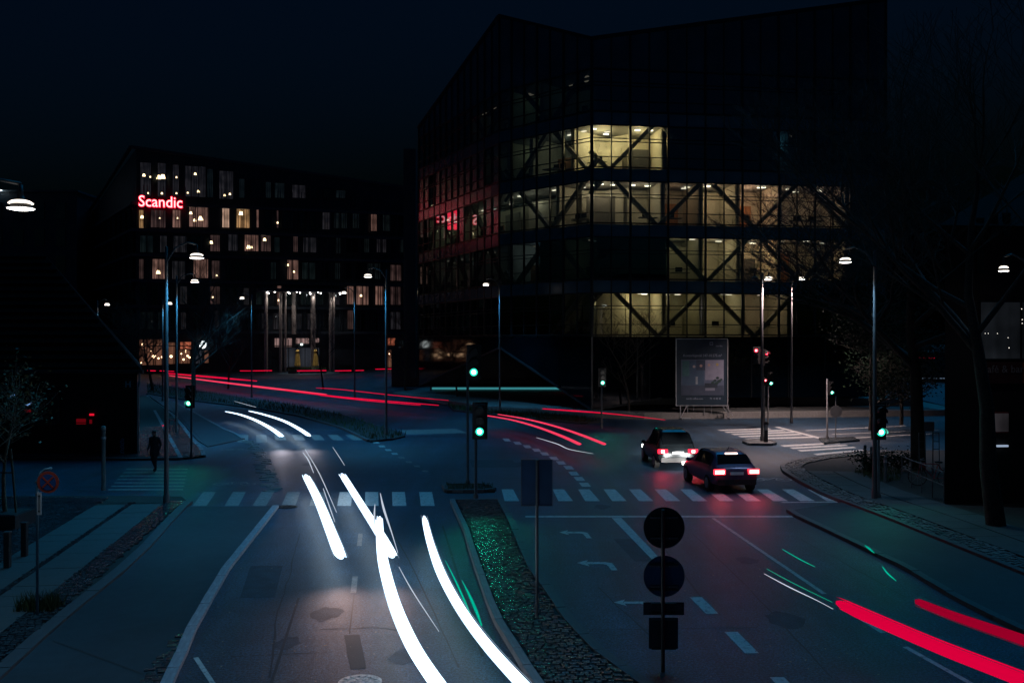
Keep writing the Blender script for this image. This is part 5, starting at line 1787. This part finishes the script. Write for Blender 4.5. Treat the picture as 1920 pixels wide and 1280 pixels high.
def streak(pts, h, m, label, group, flat=None, vert=False, strands=1):
    """pts: (px, py, width px); a bright streak is a bundle of strands of slightly different length"""
    path = smooth_path(pts)
    mid = G(*pts[len(pts) // 2][:2], h)
    t = thing('light_streak', label, 'light streak', mid, group=group)
    n = len(path)
    rnd = random.Random(label)
    for k in range(strands):
        if strands == 1: c, fw, i0, i1, dz, mm = 0, 1.0, 0, n, 0, m
        elif k == 0: c, fw, i0, i1, dz, mm = 0, .78, 0, n, 0, m
        else:
            c = (.30, -.30, .44, -.44, .56, -.56)[k - 1]
            fw = (.34, .34, .14, .14, .035, .035)[k - 1] * rnd.uniform(.8, 1.15)
            i0, i1 = rnd.randint(0, max(1, n // 14)), n - rnd.randint(0, max(1, n // 12))
            dz = rnd.uniform(-.03, .03)
            mm = m if k < 5 else THINS.get(m.name, m)
        P, Rr = [], []
        for i in range(i0, i1):
            x, y, w_ = path[i]
            a_, b_ = path[max(0, i - 1)], path[min(n - 1, i + 1)]
            g = G(x, y, h)
            ga, gb = G(a_[0], a_[1], h), G(b_[0], b_[1], h)
            d = (gb - ga).normalized()
            r = w_ / 2 / F * g.y
            side = Vector((d.y, -d.x, 0))
            g = g + (Vector((0, 0, 1)) * c * r * 1.7 if vert else side * c * r * 1.7) + Vector((0, 0, dz))
            tp = min(1, (i - i0 + .35) / 2.2, (i1 - 1 - i + .35) / 2.2) if strands > 1 else 1
            r *= fw * (.25 + .75 * tp)
            P.append(g)
            Rr.append((max(.004, r * .4), max(.004, r)) if vert else (max(.004, r), max(.004, flat if flat else r * .5)))
        if len(P) < 2: continue
        bm = nbm()
        add_tube(bm, P, Rr, 8)
        part('strand', bm, mm, t, smooth=True, world=True)
    return t
THINS = {'headlight_streak': emit('thin_edge_streak', (.55, .75, 1), .5), 'tail_streak_near': emit('thin_red_edge', (.5, 0, .03), .4), 'tail_streak_dim': emit('thin_red_edge', (.5, 0, .03), .4)}
gw, gr = 'white headlight streaks', 'red tail light streaks'
streak([(573, 890, 17), (598, 940, 20), (622, 1000, 24), (640, 1046, 28)], .65, HW, 'short thick white streak left of the crossing pair of streaks', gw, strands=7)
streak([(641, 888, 15), (680, 950, 18), (715, 1005, 22), (736, 1044, 26)], .65, HW, 'straight white streak ending where a curved one crosses it', gw, strands=7)
streak([(712, 968, 12), (713, 1010, 17), (721, 1065, 23), (741, 1135, 27), (772, 1205, 31), (808, 1262, 34), (845, 1310, 37)], .65, HW, 'long curved white streak left of the cobbled median pair', gw, strands=7)
streak([(795, 967, 12), (808, 1020, 17), (831, 1082, 23), (870, 1150, 27), (921, 1217, 32), (985, 1287, 37), (1010, 1312, 40)], .65, HW, 'long curved white streak nearest the cobbled median', gw, strands=7)
streak([(422, 771, 3), (450, 777, 5), (480, 788, 7), (508, 803, 9), (529, 818, 11)], .65, HW, 'far curved white streak, left one above the far zebra', gw, strands=7)
streak([(466, 770, 3.5), (492, 776, 6), (530, 788, 8), (558, 802, 10), (581, 817, 12)], .65, HW, 'far curved white streak, right one above the far zebra', gw, strands=7)
thin = 'thin glints left by passing cars'
for pts, lab, m, h in (
    ([(568, 848, 1), (578, 862, 2.2), (588, 886, 1)], 'thin white glint just above the short thick streak', HWT, .7),
    ([(572, 842, 1), (600, 890, 1.6), (631, 960, 1)], 'thin pale line right of the short thick streak', HWT, .9),
    ([(624, 838, .8), (636, 856, 1.2), (646, 872, .8)], 'thin glint above the straight white streak', HWT, .9),
    ([(606, 915, 1), (618, 950, 2), (628, 978, 1)], 'thin glint beside the lower end of the short streak', HWT, .7),
    ([(713, 924, 1), (720, 955, 4), (735, 1000, 2), (746, 1036, 1)], 'white sliver above the point where two streaks cross', HWT, .8),
    ([(703, 945, 1), (702, 965, 3), (703, 990, 1)], 'small white sliver left of the crossing of two streaks', HWT, .8),
    ([(748, 1062, 1), (775, 1110, 2.2), (823, 1183, 1)], 'thin white line between the two long curved streaks', HWT, .6),
    ([(440, 752, .8), (465, 759, 1.3), (480, 763, .8)], 'thin glint above the far pair of white streaks', HWT, .9),
    ([(1006, 820, 1), (1045, 832, 2.4), (1068, 842, 2), (1112, 850, 1)], 'thin white glints below the middle red streaks', HWT, .5),
    ([(1433, 1075, 1.2), (1480, 1100, 3), (1530, 1124, 2), (1562, 1141, 1)], 'thin white streak before the near red streak begins', HWT, .6),
):
    streak(pts, h, m, lab, thin)
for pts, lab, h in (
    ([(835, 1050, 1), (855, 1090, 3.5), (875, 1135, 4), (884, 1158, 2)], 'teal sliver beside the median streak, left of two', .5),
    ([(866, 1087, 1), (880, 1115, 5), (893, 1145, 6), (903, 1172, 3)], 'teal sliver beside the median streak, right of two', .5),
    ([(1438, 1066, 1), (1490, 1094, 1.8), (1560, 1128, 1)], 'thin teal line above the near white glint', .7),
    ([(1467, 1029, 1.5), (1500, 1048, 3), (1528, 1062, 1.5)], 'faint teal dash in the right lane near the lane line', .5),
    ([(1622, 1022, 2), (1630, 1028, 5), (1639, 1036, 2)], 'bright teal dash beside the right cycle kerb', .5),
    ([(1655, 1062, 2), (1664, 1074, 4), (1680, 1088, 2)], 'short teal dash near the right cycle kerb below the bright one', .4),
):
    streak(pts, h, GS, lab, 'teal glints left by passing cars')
for px, py, e, col_ in ((640, 1040, 75, (1, .64, .56)), (734, 1040, 45, (1, .64, .56)), (529, 818, 62, (.9, .8, .9)), (581, 817, 40, (.9, .8, .9))):
    # what the passing headlamps threw on the road ahead of them
    g = G(px, py, .65)
    own = [o for o in bpy.data.objects if o.name.startswith('light_streak') and o.type == 'EMPTY' and o.get('group') == gw]
    own = min(own, key=lambda o: (o.location - g).length)
    l = lamp_light('head_beam', 'SPOT', g, e, col_, own, size=.5, spot=118, blend=1.0)
    l.matrix_basis = Matrix.Translation(g + Vector((0, 0, .1))) @ Matrix.Rotation(R(8), 4, 'Z') @ Matrix.Rotation(R(-86), 4, 'X')
streak([(1568, 1129, 24), (1650, 1165, 26), (1760, 1212, 28), (1860, 1251, 30), (2000, 1305, 33)], .85, RSN, 'broad red streak in the bottom right corner, lower of two', gr, vert=True, strands=7)
streak([(1716, 1126, 18), (1790, 1155, 21), (1920, 1200, 26), (2010, 1235, 28)], .85, RSD, 'broad dim red streak at the right edge, upper of two', gr, vert=True, strands=7)
streak([(908, 778, 3.5), (960, 787, 5), (1010, 801, 6.5), (1055, 818, 8), (1086, 832, 9)], .85, RSP, 'red streak under the arch, lower of the curving pair', gr)
streak([(934, 776.5, 3), (990, 786, 5), (1045, 800, 6), (1095, 817, 7.5), (1133, 832, 8)], .85, RSP, 'red streak under the arch, upper of the curving pair', gr)
streak([(1018, 766, 3.5), (1075, 770, 5), (1130, 774, 4), (1190, 780, 2.6), (1247, 787, 1.6)], .85, RS, 'red streak running past the billboard foot', gr)
streak([(317, 700, 4), (400, 707, 6), (445, 711, 5), (481, 714, 3)], .9, RS, 'far red streak, topmost of the bundle left of the hotel terrace', gr)
streak([(318, 704, 3), (420, 717, 6), (520, 729, 7), (612, 739, 3)], .8, RSP, 'far pinkish red streak, thickest of the bundle', gr)
streak([(536, 732, 3), (620, 742, 4.5), (700, 749.5, 4), (822, 759.5, 2.5)], .85, RS, 'far red streak in front of the verge lamp', gr)
streak([(600, 741, 2), (690, 751, 3.2), (788, 759.5, 2)], .6, RS, 'far red streak, lowest line before the verge tip', gr)
streak([(593, 727, 1.6), (640, 730, 2.4), (740, 741, 2.4), (841, 750.5, 1.6)], .9, RS, 'thin far red streak, highest line before the arch', gr)
for k, (xa, ya, xb, yb, wd) in enumerate(((277, 694.5, 291, 695, 3), (300, 695, 326, 696, 2.6), (450, 695, 472, 695, 2.6), (474, 695, 510, 694.5, 3), (557, 695, 612, 694.5, 3.2), (628, 695, 659, 694.5, 3), (666, 694.5, 682, 694, 2.8), (704, 692, 722, 691.5, 2.6), (727, 691.5, 757, 691, 2.6), (538, 681.5, 552, 681, 2))):
    lab = ['left of the cafe lamps', 'below the hotel cafe windows', 'left of the verge lamp pole', 'just right of the verge lamp pole', 'under the yellow parasols', 'under the low planter', 'right of the planter', 'left of the tip lamp pole', 'right of the tip lamp pole', 'beside the left parasol foot'][k]
    streak([(xa, ya, wd), (xb, yb, wd)], .7, RS, 'small far red dash on the hotel road ' + lab, 'red dashes along the hotel road')
streak([(1046, 717, 2), (1060, 717.5, 4), (1085, 721, 3), (1092, 722, 1)], 1.2, RSD, 'dim red dash behind the arch trunk', 'red dashes along the hotel road')  # a reflection under the glass block, given its own glow

# ------------------------------------------------------------------ trees
def grow(seed, hgt, r0, levels=5, lean=(0, 0), spread=.55, first=.3, up=.25, nb=(3, 5)):
    rnd = random.Random(seed)
    tr, cr, tips = nbm(), nbm(), []
    def branch(p, d, L, r, lv):
        n = 4 if lv < 2 else 3
        pts, rad = [p.copy()], [r]
        q = p.copy()
        dd = d.copy()
        for k in range(n):
            dd = (dd + Vector((rnd.uniform(-.16, .16), rnd.uniform(-.16, .16), rnd.uniform(-.05, .12)))).normalized()
            q = q + dd * L / n
            pts.append(q.copy())
            rad.append(max(.007, r * (1 - .55 * (k + 1) / n)))
        add_tube(tr if lv <= 1 else cr, pts, rad, 8 if lv == 0 else (6 if lv < 2 else 4), caps=False)
        if lv >= levels:
            tips.append(q.copy())
            return
        for k in range(rnd.randint(*nb)):
            t = rnd.uniform(first if lv == 0 else .25, 1)
            i = min(n - 1, int(t * n))
            f = t * n - i
            bp = pts[i].lerp(pts[i + 1], f)
            a = rnd.uniform(0, 6.28)
            side = Vector((math.cos(a), math.sin(a), rnd.uniform(-.1, .5)))
            nd = (dd * rnd.uniform(.25, .7) + side * spread * 1.3 + Vector((0, 0, up))).normalized()
            branch(bp, nd, L * rnd.uniform(.55, .8), rad[i] * rnd.uniform(.5, .7), lv + 1)
        branch(q, (dd + Vector((rnd.uniform(-.3, .3), rnd.uniform(-.3, .3), .1))).normalized(), L * .62, rad[-1], lv + 1)
    branch(Vector((0, 0, -.05)), Vector((lean[0], lean[1], 1)).normalized(), hgt * .48, r0, 0)
    return tr, cr, tips
def leaf_mesh(pts, n, spread, size, seed):
    rnd = random.Random(seed)
    V, Fc = [], []
    for k in range(n):
        p = rnd.choice(pts)
        c = p + Vector((rnd.gauss(0, spread), rnd.gauss(0, spread), rnd.gauss(0, spread * .7)))
        s_ = size * rnd.uniform(.6, 1.4)
        a = Vector((rnd.uniform(-1, 1), rnd.uniform(-1, 1), rnd.uniform(-.6, .6))).normalized()
        u = a.cross(Vector((rnd.uniform(-1, 1), rnd.uniform(-1, 1), rnd.uniform(-1, 1)))).normalized()
        i = len(V)
        V += [c - a * s_, c + u * s_ * .45, c + a * s_, c - u * s_ * .45]
        Fc.append((i, i + 1, i + 2, i + 3))
    me = bpy.data.meshes.new('leaves')
    me.from_pydata([tuple(v) for v in V], [], Fc)
    return me
def tree(loc, label, seed, hgt, r0, leaves=0, lm=None, lsize=.06, lspread=.3, bark=None, group=None, sel=None, **kw):
    t = thing('tree', label, 'tree', loc, group=group)
    tr, cr, tips = grow(seed, hgt, r0, **kw)
    part('trunk', tr, bark or BARK, t, smooth=True)
    part('crown', cr, bark or BARK, t, smooth=True)
    if leaves:
        pts = [p for p in tips if sel(p)] if sel else tips
        me = leaf_mesh(pts or tips, leaves, lspread, lsize, seed)
        me.materials.append(lm or LEAF)
        o = obj('leaves', me, None, t)
        o['kind'] = 'stuff'
    return t
bt = G(1722, 880, .1)
tree((bt.x, bt.y, .08), 'big bare tree on the right corner, leaves on its low branches', 11, 17, .34, leaves=3200, lm=LEAF, lsize=.07, lspread=.4, levels=5, first=.45, spread=.75, up=.12, nb=(4, 5), sel=lambda p: 3 < p.z < 8 and -5.5 < p.x < -1)
bt = G(1868, 985, .1)
tree((bt.x, bt.y, .08), 'dark bare tree leaning left in front of the cafe building', 5, 15, .30, levels=5, first=.5, spread=.6, lean=(-.12, .05), nb=(3, 4))
bt = G(1612, 800, .1)
tree((bt.x, 60, .1), 'leafy low tree right of the thin lamp post by the wall', 23, 8.6, .15, leaves=7000, lm=LEAF, lsize=.1, lspread=.4, levels=4, first=.2, spread=.9, up=.05, nb=(4, 5))
bt = at(1690, 800, 64)
tree((bt.x, 64, .1), 'leafy tree behind the right corner lamp post', 29, 8, .14, leaves=6000, lm=LEAF, lsize=.1, lspread=.4, levels=4, first=.2, spread=.9, up=.05, nb=(4, 5))
grp = 'bare street trees before the hotel and the glass block'
for px, Y, h_, r0, sd, lab in ((287, 101, 11, .17, 31, 'bare tree in front of the hotel cafe window'), (362, 93, 13, .26, 33, 'thick trunked bare tree behind the left green signal'), (428, 104, 10, .12, 35, 'slim bare tree left of the verge lamp'),
                               (245, 98, 9, .12, 37, 'bare tree rising behind the house roof corner'), (606, 103, 10, .11, 39, 'slim bare tree in front of the tall hotel columns'), (760, 101, 9, .1, 41, 'slim bare tree near the right end of the hotel'),
                               (1095, 79.5, 9, .14, 43, 'bare tree on the lawn before the arch of the glass block'), (858, 90, 8, .1, 45, 'small bare tree left of the high green signal'), (1180, 71.2, 8, .1, 47, 'small bare tree left of the billboard')):
    p = at(px, 640, Y)
    tree((p.x, Y, gz(Y) + .05), lab, sd, h_, r0, levels=4, first=.3, spread=.7, nb=(3, 5), group=grp)
bt = G(10, 985, .12)
tree((bt.x, bt.y, .5), 'young tree with yellow autumn leaves in a planter at left', 51, 4.6, .075, leaves=900, lm=YLEAF, lsize=.06, lspread=.22, bark=LBARK, levels=3, first=.6, spread=.8, up=.15, nb=(4, 5))
PB = thing('planter_box', 'square dark planter holding the young autumn tree', 'planter', (bt.x, bt.y, .12))
bb = nbm(); add_box(bb, (0, 0, .2), (1.2, 1.2, .4)); part('trough', bb, DKSTEEL, PB)
bb = nbm(); add_box(bb, (0, 0, .41), (1.08, 1.08, .02)); part('soil', bb, GROUND, PB)
bb = nbm()
for a in (-.4, .4):
    add_bar(bb, (a, -.15, .4), (a * .6, -.15, 2.3), .05)
add_bar(bb, (-.3, -.15, 1.6), (.3, -.15, 1.6), .04)
part('tree_stake', bb, mat('stake_wood', (.10, .07, .045), .8, noise=[(5, .2)]), PB)
for px, by, lab in ((14, 1063, 'dark square bollard nearest the left frame edge'), (46, 1042, 'dark square bollard left of the no stopping sign')):
    b0 = G(px, by, .12)
    t = thing('bollard', lab, 'bollard', b0, group='bollards by the left planter')
    bb = nbm(); add_box(bb, (0, 0, .42), (.13, .13, .84)); part('post', bb, DKSTEEL, t)
    bb = nbm(); add_box(bb, (0, 0, .855), (.15, .15, .03)); part('cap', bb, POLE, t)

# ------------------------------------------------------------------ low wall, fence, shrubs on the right
bb = nbm()
a, c = at(1385, 765, 80), at(1720, 765, 76)
LWR = thing('low_wall', 'long low concrete wall behind the right zebra and billboard', 'wall', ((a.x + c.x) / 2, 78, 0))
add_prism(bb, [(a.x, a.y), (c.x, c.y), (c.x, c.y + .3), (a.x, a.y + .3)], 0, .95); part('wall', bb, CONC, LWR, world=True)
bb = nbm(); add_prism(bb, [(a.x, a.y - .04), (c.x, c.y - .04), (c.x, c.y + .34), (a.x, a.y + .34)], .953, 1.03); part('coping', bb, KERB, LWR, world=True)
def shrub(loc, label, seed, rx, rz_, n, m=LEAF, group='shrubs along the right side'):
    t = thing('shrub', label, 'shrub', loc, group=group)
    rnd = random.Random(seed)
    bb = nbm()
    tips = []
    for k in range(16):
        a = rnd.uniform(0, 6.28)
        e_ = Vector((math.cos(a) * rx * rnd.uniform(.3, 1), math.sin(a) * rx * rnd.uniform(.3, 1), rz_ * rnd.uniform(.5, 1)))
        add_tube(bb, [(0, 0, 0), e_ * .5 + Vector((0, 0, .1)), e_], [.02, .014, .006], 5, caps=False)
        tips += [e_, e_ * .7]
    part('stems', bb, BARK, t)
    me = leaf_mesh(tips, n, .18, .06, seed)
    me.materials.append(m)
    o = obj('leaves', me, None, t); o['kind'] = 'stuff'
for px, Y, lab, sd in ((1425, 82, 'dark shrub behind the low wall by the double lamp', 1), (1500, 82, 'dark shrub behind low wall right of the thin lamp', 2), (1585, 81, 'dark shrub behind the low wall right of the cycle signal', 3), (1672, 79, 'dark shrub behind the low wall by the right tree', 4)):
    p = at(px, 640, Y); shrub((p.x, Y, .0), lab, sd, 1.9, 1.7, 1800)
p = G(1668, 905, .1); shrub((p.x + .3, p.y + 3.0, .1), 'low green shrub between right signal and metal railing', 6, .8, .8, 900)
p = G(1690, 890, .1); shrub((p.x + .5, p.y + 1.5, .1), 'low green shrub behind the far end of the railing', 8, .7, .7, 700)
gpoly = [G(x, y, .12) for x, y in ((1600, 885), (1640, 868), (1690, 872), (1690, 900), (1640, 905))]
blades('corner_grass', [(p.x, p.y) for p in gpoly], 1800, .08, .3, GRASS, base=.1, wd=.015)
f0, f1 = G(1691, 906, .1), G(1770, 943, .1)
RL = thing('metal_railing', 'thin metal railing on the right pavement before the dark wall', 'railing', ((f0.x + f1.x) / 2, (f0.y + f1.y) / 2, .1))
for k in range(5):
    p = f0.lerp(f1, k / 4)
    bb = nbm(); add_tube(bb, [p, p + Vector((0, 0, 1.05))], .022, 8); part('post', bb, POLE, RL, world=True)
for z in (1.05, .6):
    bb = nbm(); add_tube(bb, [f0 + Vector((0, 0, z)), f1 + Vector((0, 0, z))], .022, 8); part('rail', bb, POLE, RL, world=True)
for px, lab in ((1730, 'folded teal steel frame leaning by the big tree, left one'), (1756, 'folded teal steel frame leaning by the big tree, right one')):
    p = at(px, 850, 39.5); p.z = .1
    t = thing('steel_frame', lab, 'frame', p, group='steel frames by the big tree')
    bb = nbm()
    hh = H - (812 - 640) / F * 39.5 - .1
    for s_ in (-.13, .13): add_bar(bb, (s_, 0, 0), (s_ + .02, .12, hh), .03)
    part('upright', bb, POLE, t)
    for f_ in (.3, .62, .8, 1):
        bb = nbm()
        add_bar(bb, (-.13 + .02 * f_, .12 * f_, hh * f_), (.13 + .02 * f_, .12 * f_, hh * f_), .03)
        part('rung', bb, POLE, t)
p = at(1742, 799, 41)
t = thing('notice_board', 'small pale notice board left of the dark brick wall', 'sign', (p.x, 41, .1))
bb = nbm(); add_box(bb, (0, 0, p.z - .1), (.44, .03, .4)); part('board', bb, mat('grey_board', (.2, .18, .19), .7, noise=[(3, .2)]), t)
bb = nbm(); add_bar(bb, (-.18, .04, 0), (-.18, .04, p.z), .04); add_bar(bb, (.18, .04, 0), (.18, .04, p.z), .04); part('post', bb, POLE, t)
# pillar box / bollards beside the right signal
for px, by, lab in ((1622, 880, 'grey bollard left of the large right green signal'), (1634, 884, 'grey bollard touching the right lamp post'), (1660, 905, 'grey cabinet post right of the large green signal')):
    b0 = G(px, by, .1)
    t = thing('bollard', lab, 'bollard', b0, group='bollards at the right corner')
    bb = nbm(); add_lathe(bb, [(.06, 0), (.06, 1.0), (.05, 1.05), (0, 1.07)], 12); part('post', bb, POLE, t)
    bb = nbm(); add_lathe(bb, [(.066, .8), (.066, .9)], 12); part('band', bb, GALV, t)
p = G(1436, 828, .12)
t = thing('bollard', 'dark guide bollard at the foot of the double lamp', 'bollard', (p.x, p.y, .12))
bb = nbm(); add_box(bb, (0, 0, .55), (.2, .12, 1.1)); part('post', bb, DKSTEEL, t)
bb = nbm(); add_box(bb, (0, -.065, .8), (.16, .01, .3)); part('face', bb, GALV, t)
# flood of passing lights far behind the trees
for k, (xa, xb, y, m) in enumerate(((1560, 1780, 709, HWT), (1600, 1790, 729, HWT), (1620, 1790, 742, HWT), (1690, 1760, 671, RSD))):
    p, q = at(xa, y, 110), at(xb, y, 112)
    bb = nbm(); add_tube(bb, [p, q], .06, 6)
    tag(obj('light_streak', bb, emit('far_streak', (.35, .5, .7), .22) if m is HWT else RSD), ['upper pale streak far behind the right trees', 'middle pale streak far behind the right trees', 'lower pale streak far behind the right trees', 'faint red streak far behind the right trees'][k], 'light streak', 'far streaks behind the right trees')
bb = nbm(); add_box(bb, (50, 114, 2.2), (26, .3, 4.2)); tag(obj('far_hoarding', bb, HOTELS), 'dark hoarding far behind the trees at the right', 'hoarding')

# ------------------------------------------------------------------ bicycle with a red rear light and a pedestrian by the left crossing
def bicycle(loc, rz, label, lit=True):
    t = thing('bicycle', label, 'bicycle', loc, rz)
    for y in (-.52, .52):
        bb = nbm(); add_tube(bb, [(0, y + .33 * math.cos(a), .34 + .33 * math.sin(a)) for a in [i * math.pi / 12 for i in range(25)]], .018, 6, caps=False)
        wo = part('wheel', bb, RUB, t)
        bb = nbm()
        for a in range(8): add_bar(bb, (0, y, .34), (0, y + .32 * math.cos(a * .785), .34 + .32 * math.sin(a * .785)), .006)
        obj('spokes', bb, GALV, wo)
    bb = nbm()
    A, B_, C_, D_, E_ = (0, -.52, .34), (0, -.05, .3), (0, -.2, .85), (0, .4, .85), (0, .52, .34)
    for p, q in ((A, B_), (B_, C_), (A, C_), (C_, D_), (B_, D_), (D_, E_)): add_tube(bb, [p, q], .018, 6)
    part('bike_frame', bb, mat('bike_red', (.25, .02, .03), .4, noise=[(4, .1)]), t)
    bb = nbm(); add_box(bb, (0, -.22, .93), (.14, .26, .06)); part('saddle', bb, BLACK, t)
    bb = nbm(); add_tube(bb, [(-.28, .28, 1.02), (-.1, .4, 1.0), (.1, .4, 1.0), (.28, .28, 1.02)], .014, 6); add_tube(bb, [(0, .4, .85), (0, .4, 1.0)], .016, 6); part('handlebar', bb, GALV, t)
    bb = nbm(); add_box(bb, (0, -.86, .62), (.08, .04, .06)); part('rear_light', bb, REDL, t)
    bb = nbm(); add_tube(bb, [(0, -.87, .3), (0, -.80, .56), (0, -.6, .70), (0, -.35, .72)], .012, 5); part('mudguard', bb, BLACK, t)
    return t
p = G(321, 815, .12)
bicycle((p.x, p.y, .12), R(-12), 'red bicycle with a lit rear lamp behind the corner lamp post')
p = at(1748, 900, 36.5)
bicycle((p.x, 36.5, .1), R(70), 'dark parked bicycle behind the metal railing')
def person(loc, rz, label):
    t = thing('person', label, 'person', loc, rz)
    J = {'pel': (0, 0, .95), 'wst': (0, 0, 1.1), 'chs': (0, .02, 1.36), 'nek': (0, .02, 1.52), 'hd': (0, .05, 1.64), 'top': (0, .05, 1.76),
         'shl': (-.19, .01, 1.45), 'ell': (-.26, -.06, 1.17), 'hal': (-.25, .10, .95), 'shr': (.19, .01, 1.45), 'elr': (.26, -.06, 1.17), 'har': (.25, .12, .96),
         'hil': (-.1, 0, .92), 'knl': (-.11, .14, .52), 'anl': (-.11, .10, .09), 'tol': (-.12, .28, .04), 'hir': (.1, 0, .92), 'knr': (.11, -.02, .50), 'anr': (.11, -.26, .12), 'tor': (.12, -.10, .04)}
    Rr = {'pel': .15, 'wst': .14, 'chs': .16, 'nek': .055, 'hd': .095, 'top': .07, 'shl': .075, 'shr': .075, 'ell': .052, 'elr': .052, 'hal': .035, 'har': .035, 'hil': .1, 'hir': .1, 'knl': .065, 'knr': .065, 'anl': .045, 'anr': .045, 'tol': .035, 'tor': .035}
    E = [('pel', 'wst'), ('wst', 'chs'), ('chs', 'nek'), ('nek', 'hd'), ('hd', 'top'), ('chs', 'shl'), ('shl', 'ell'), ('ell', 'hal'), ('chs', 'shr'), ('shr', 'elr'), ('elr', 'har'), ('pel', 'hil'), ('hil', 'knl'), ('knl', 'anl'), ('anl', 'tol'), ('pel', 'hir'), ('hir', 'knr'), ('knr', 'anr'), ('anr', 'tor')]
    # five short fingers on each hand
    for hn_, sx in (('hal', -1), ('har', 1)):
        hx, hy, hz_ = J[hn_]
        for k in range(4):
            J[hn_ + 'f%d' % k] = (hx + .004 * sx, hy - .02 + .02 * k, hz_ - .06)
            J[hn_ + 'g%d' % k] = (hx - .012 * sx, hy - .015 + .02 * k + .012, hz_ - .105 + .006 * abs(k - 1.4))
            Rr[hn_ + 'f%d' % k] = .0095; Rr[hn_ + 'g%d' % k] = .0075
            E += [(hn_, hn_ + 'f%d' % k), (hn_ + 'f%d' % k, hn_ + 'g%d' % k)]
        J[hn_ + 't'] = (hx - .02 * sx, hy + .055, hz_ - .045); Rr[hn_ + 't'] = .01
        E.append((hn_, hn_ + 't'))
    names = list(J)
    me = bpy.data.meshes.new('body')
    me.from_pydata([J[n_] for n_ in names], [(names.index(a), names.index(b_)) for a, b_ in E], [])
    o = obj('body', me, None, t)
    cloth = mat('dark_coat', (.012, .013, .016), .85, noise=[(6, .2)])
    me.materials.append(cloth)
    sk = o.modifiers.new('skin', 'SKIN')
    for i, n_ in enumerate(names): me.skin_vertices[0].data[i].radius = (Rr[n_], Rr[n_])
    me.skin_vertices[0].data[names.index('pel')].use_root = True
    sk.use_smooth_shade = True
    ss = o.modifiers.new('sub', 'SUBSURF'); ss.levels = 1; ss.render_levels = 1
    skin = mat('skin', (.35, .2, .15), .6, noise=[(8, .1)])
    bb = nbm()
    bmesh.ops.create_uvsphere(bb, u_segments=12, v_segments=8, radius=.1, matrix=Matrix.Translation((0, .075, 1.66)) @ Matrix.Diagonal((.78, .75, 1.08, 1)))
    bmesh.ops.create_cone(bb, cap_ends=True, segments=6, radius1=.018, radius2=.006, depth=.045, matrix=Matrix.Translation((0, .155, 1.655)) @ Matrix.Rotation(R(-90), 4, 'X'))
    for s_ in (-1, 1): bmesh.ops.create_icosphere(bb, subdivisions=1, radius=.02, matrix=Matrix.Translation((.085 * s_, .06, 1.66)))
    part('face', bb, skin, t, smooth=True)
    bb = nbm()
    for s_ in (-1, 1): bmesh.ops.create_icosphere(bb, subdivisions=1, radius=.009, matrix=Matrix.Translation((.03 * s_, .146, 1.675)))
    add_box(bb, (0, .146, 1.615), (.045, .008, .008))
    part('eyes_and_mouth', bb, BLACK, t)
    bb = nbm(); bmesh.ops.create_uvsphere(bb, u_segments=12, v_segments=8, radius=.112, matrix=Matrix.Translation((0, .04, 1.695)) @ Matrix.Diagonal((.85, .95, .9, 1))); part('hair', bb, BLACK, t, smooth=True)
    bb = nbm(); add_lathe(bb, [(.23, .72), (.2, .95), (.175, 1.1), (.2, 1.35), (.13, 1.49), (.07, 1.53)], 14); bmesh.ops.scale(bb, vec=(1.05, .72, 1), verts=bb.verts); part('coat', bb, cloth, t, smooth=True)
p = G(290, 884, .0)
person((p.x, p.y, .0), R(170), 'person in dark coat walking at the left side street zebra')
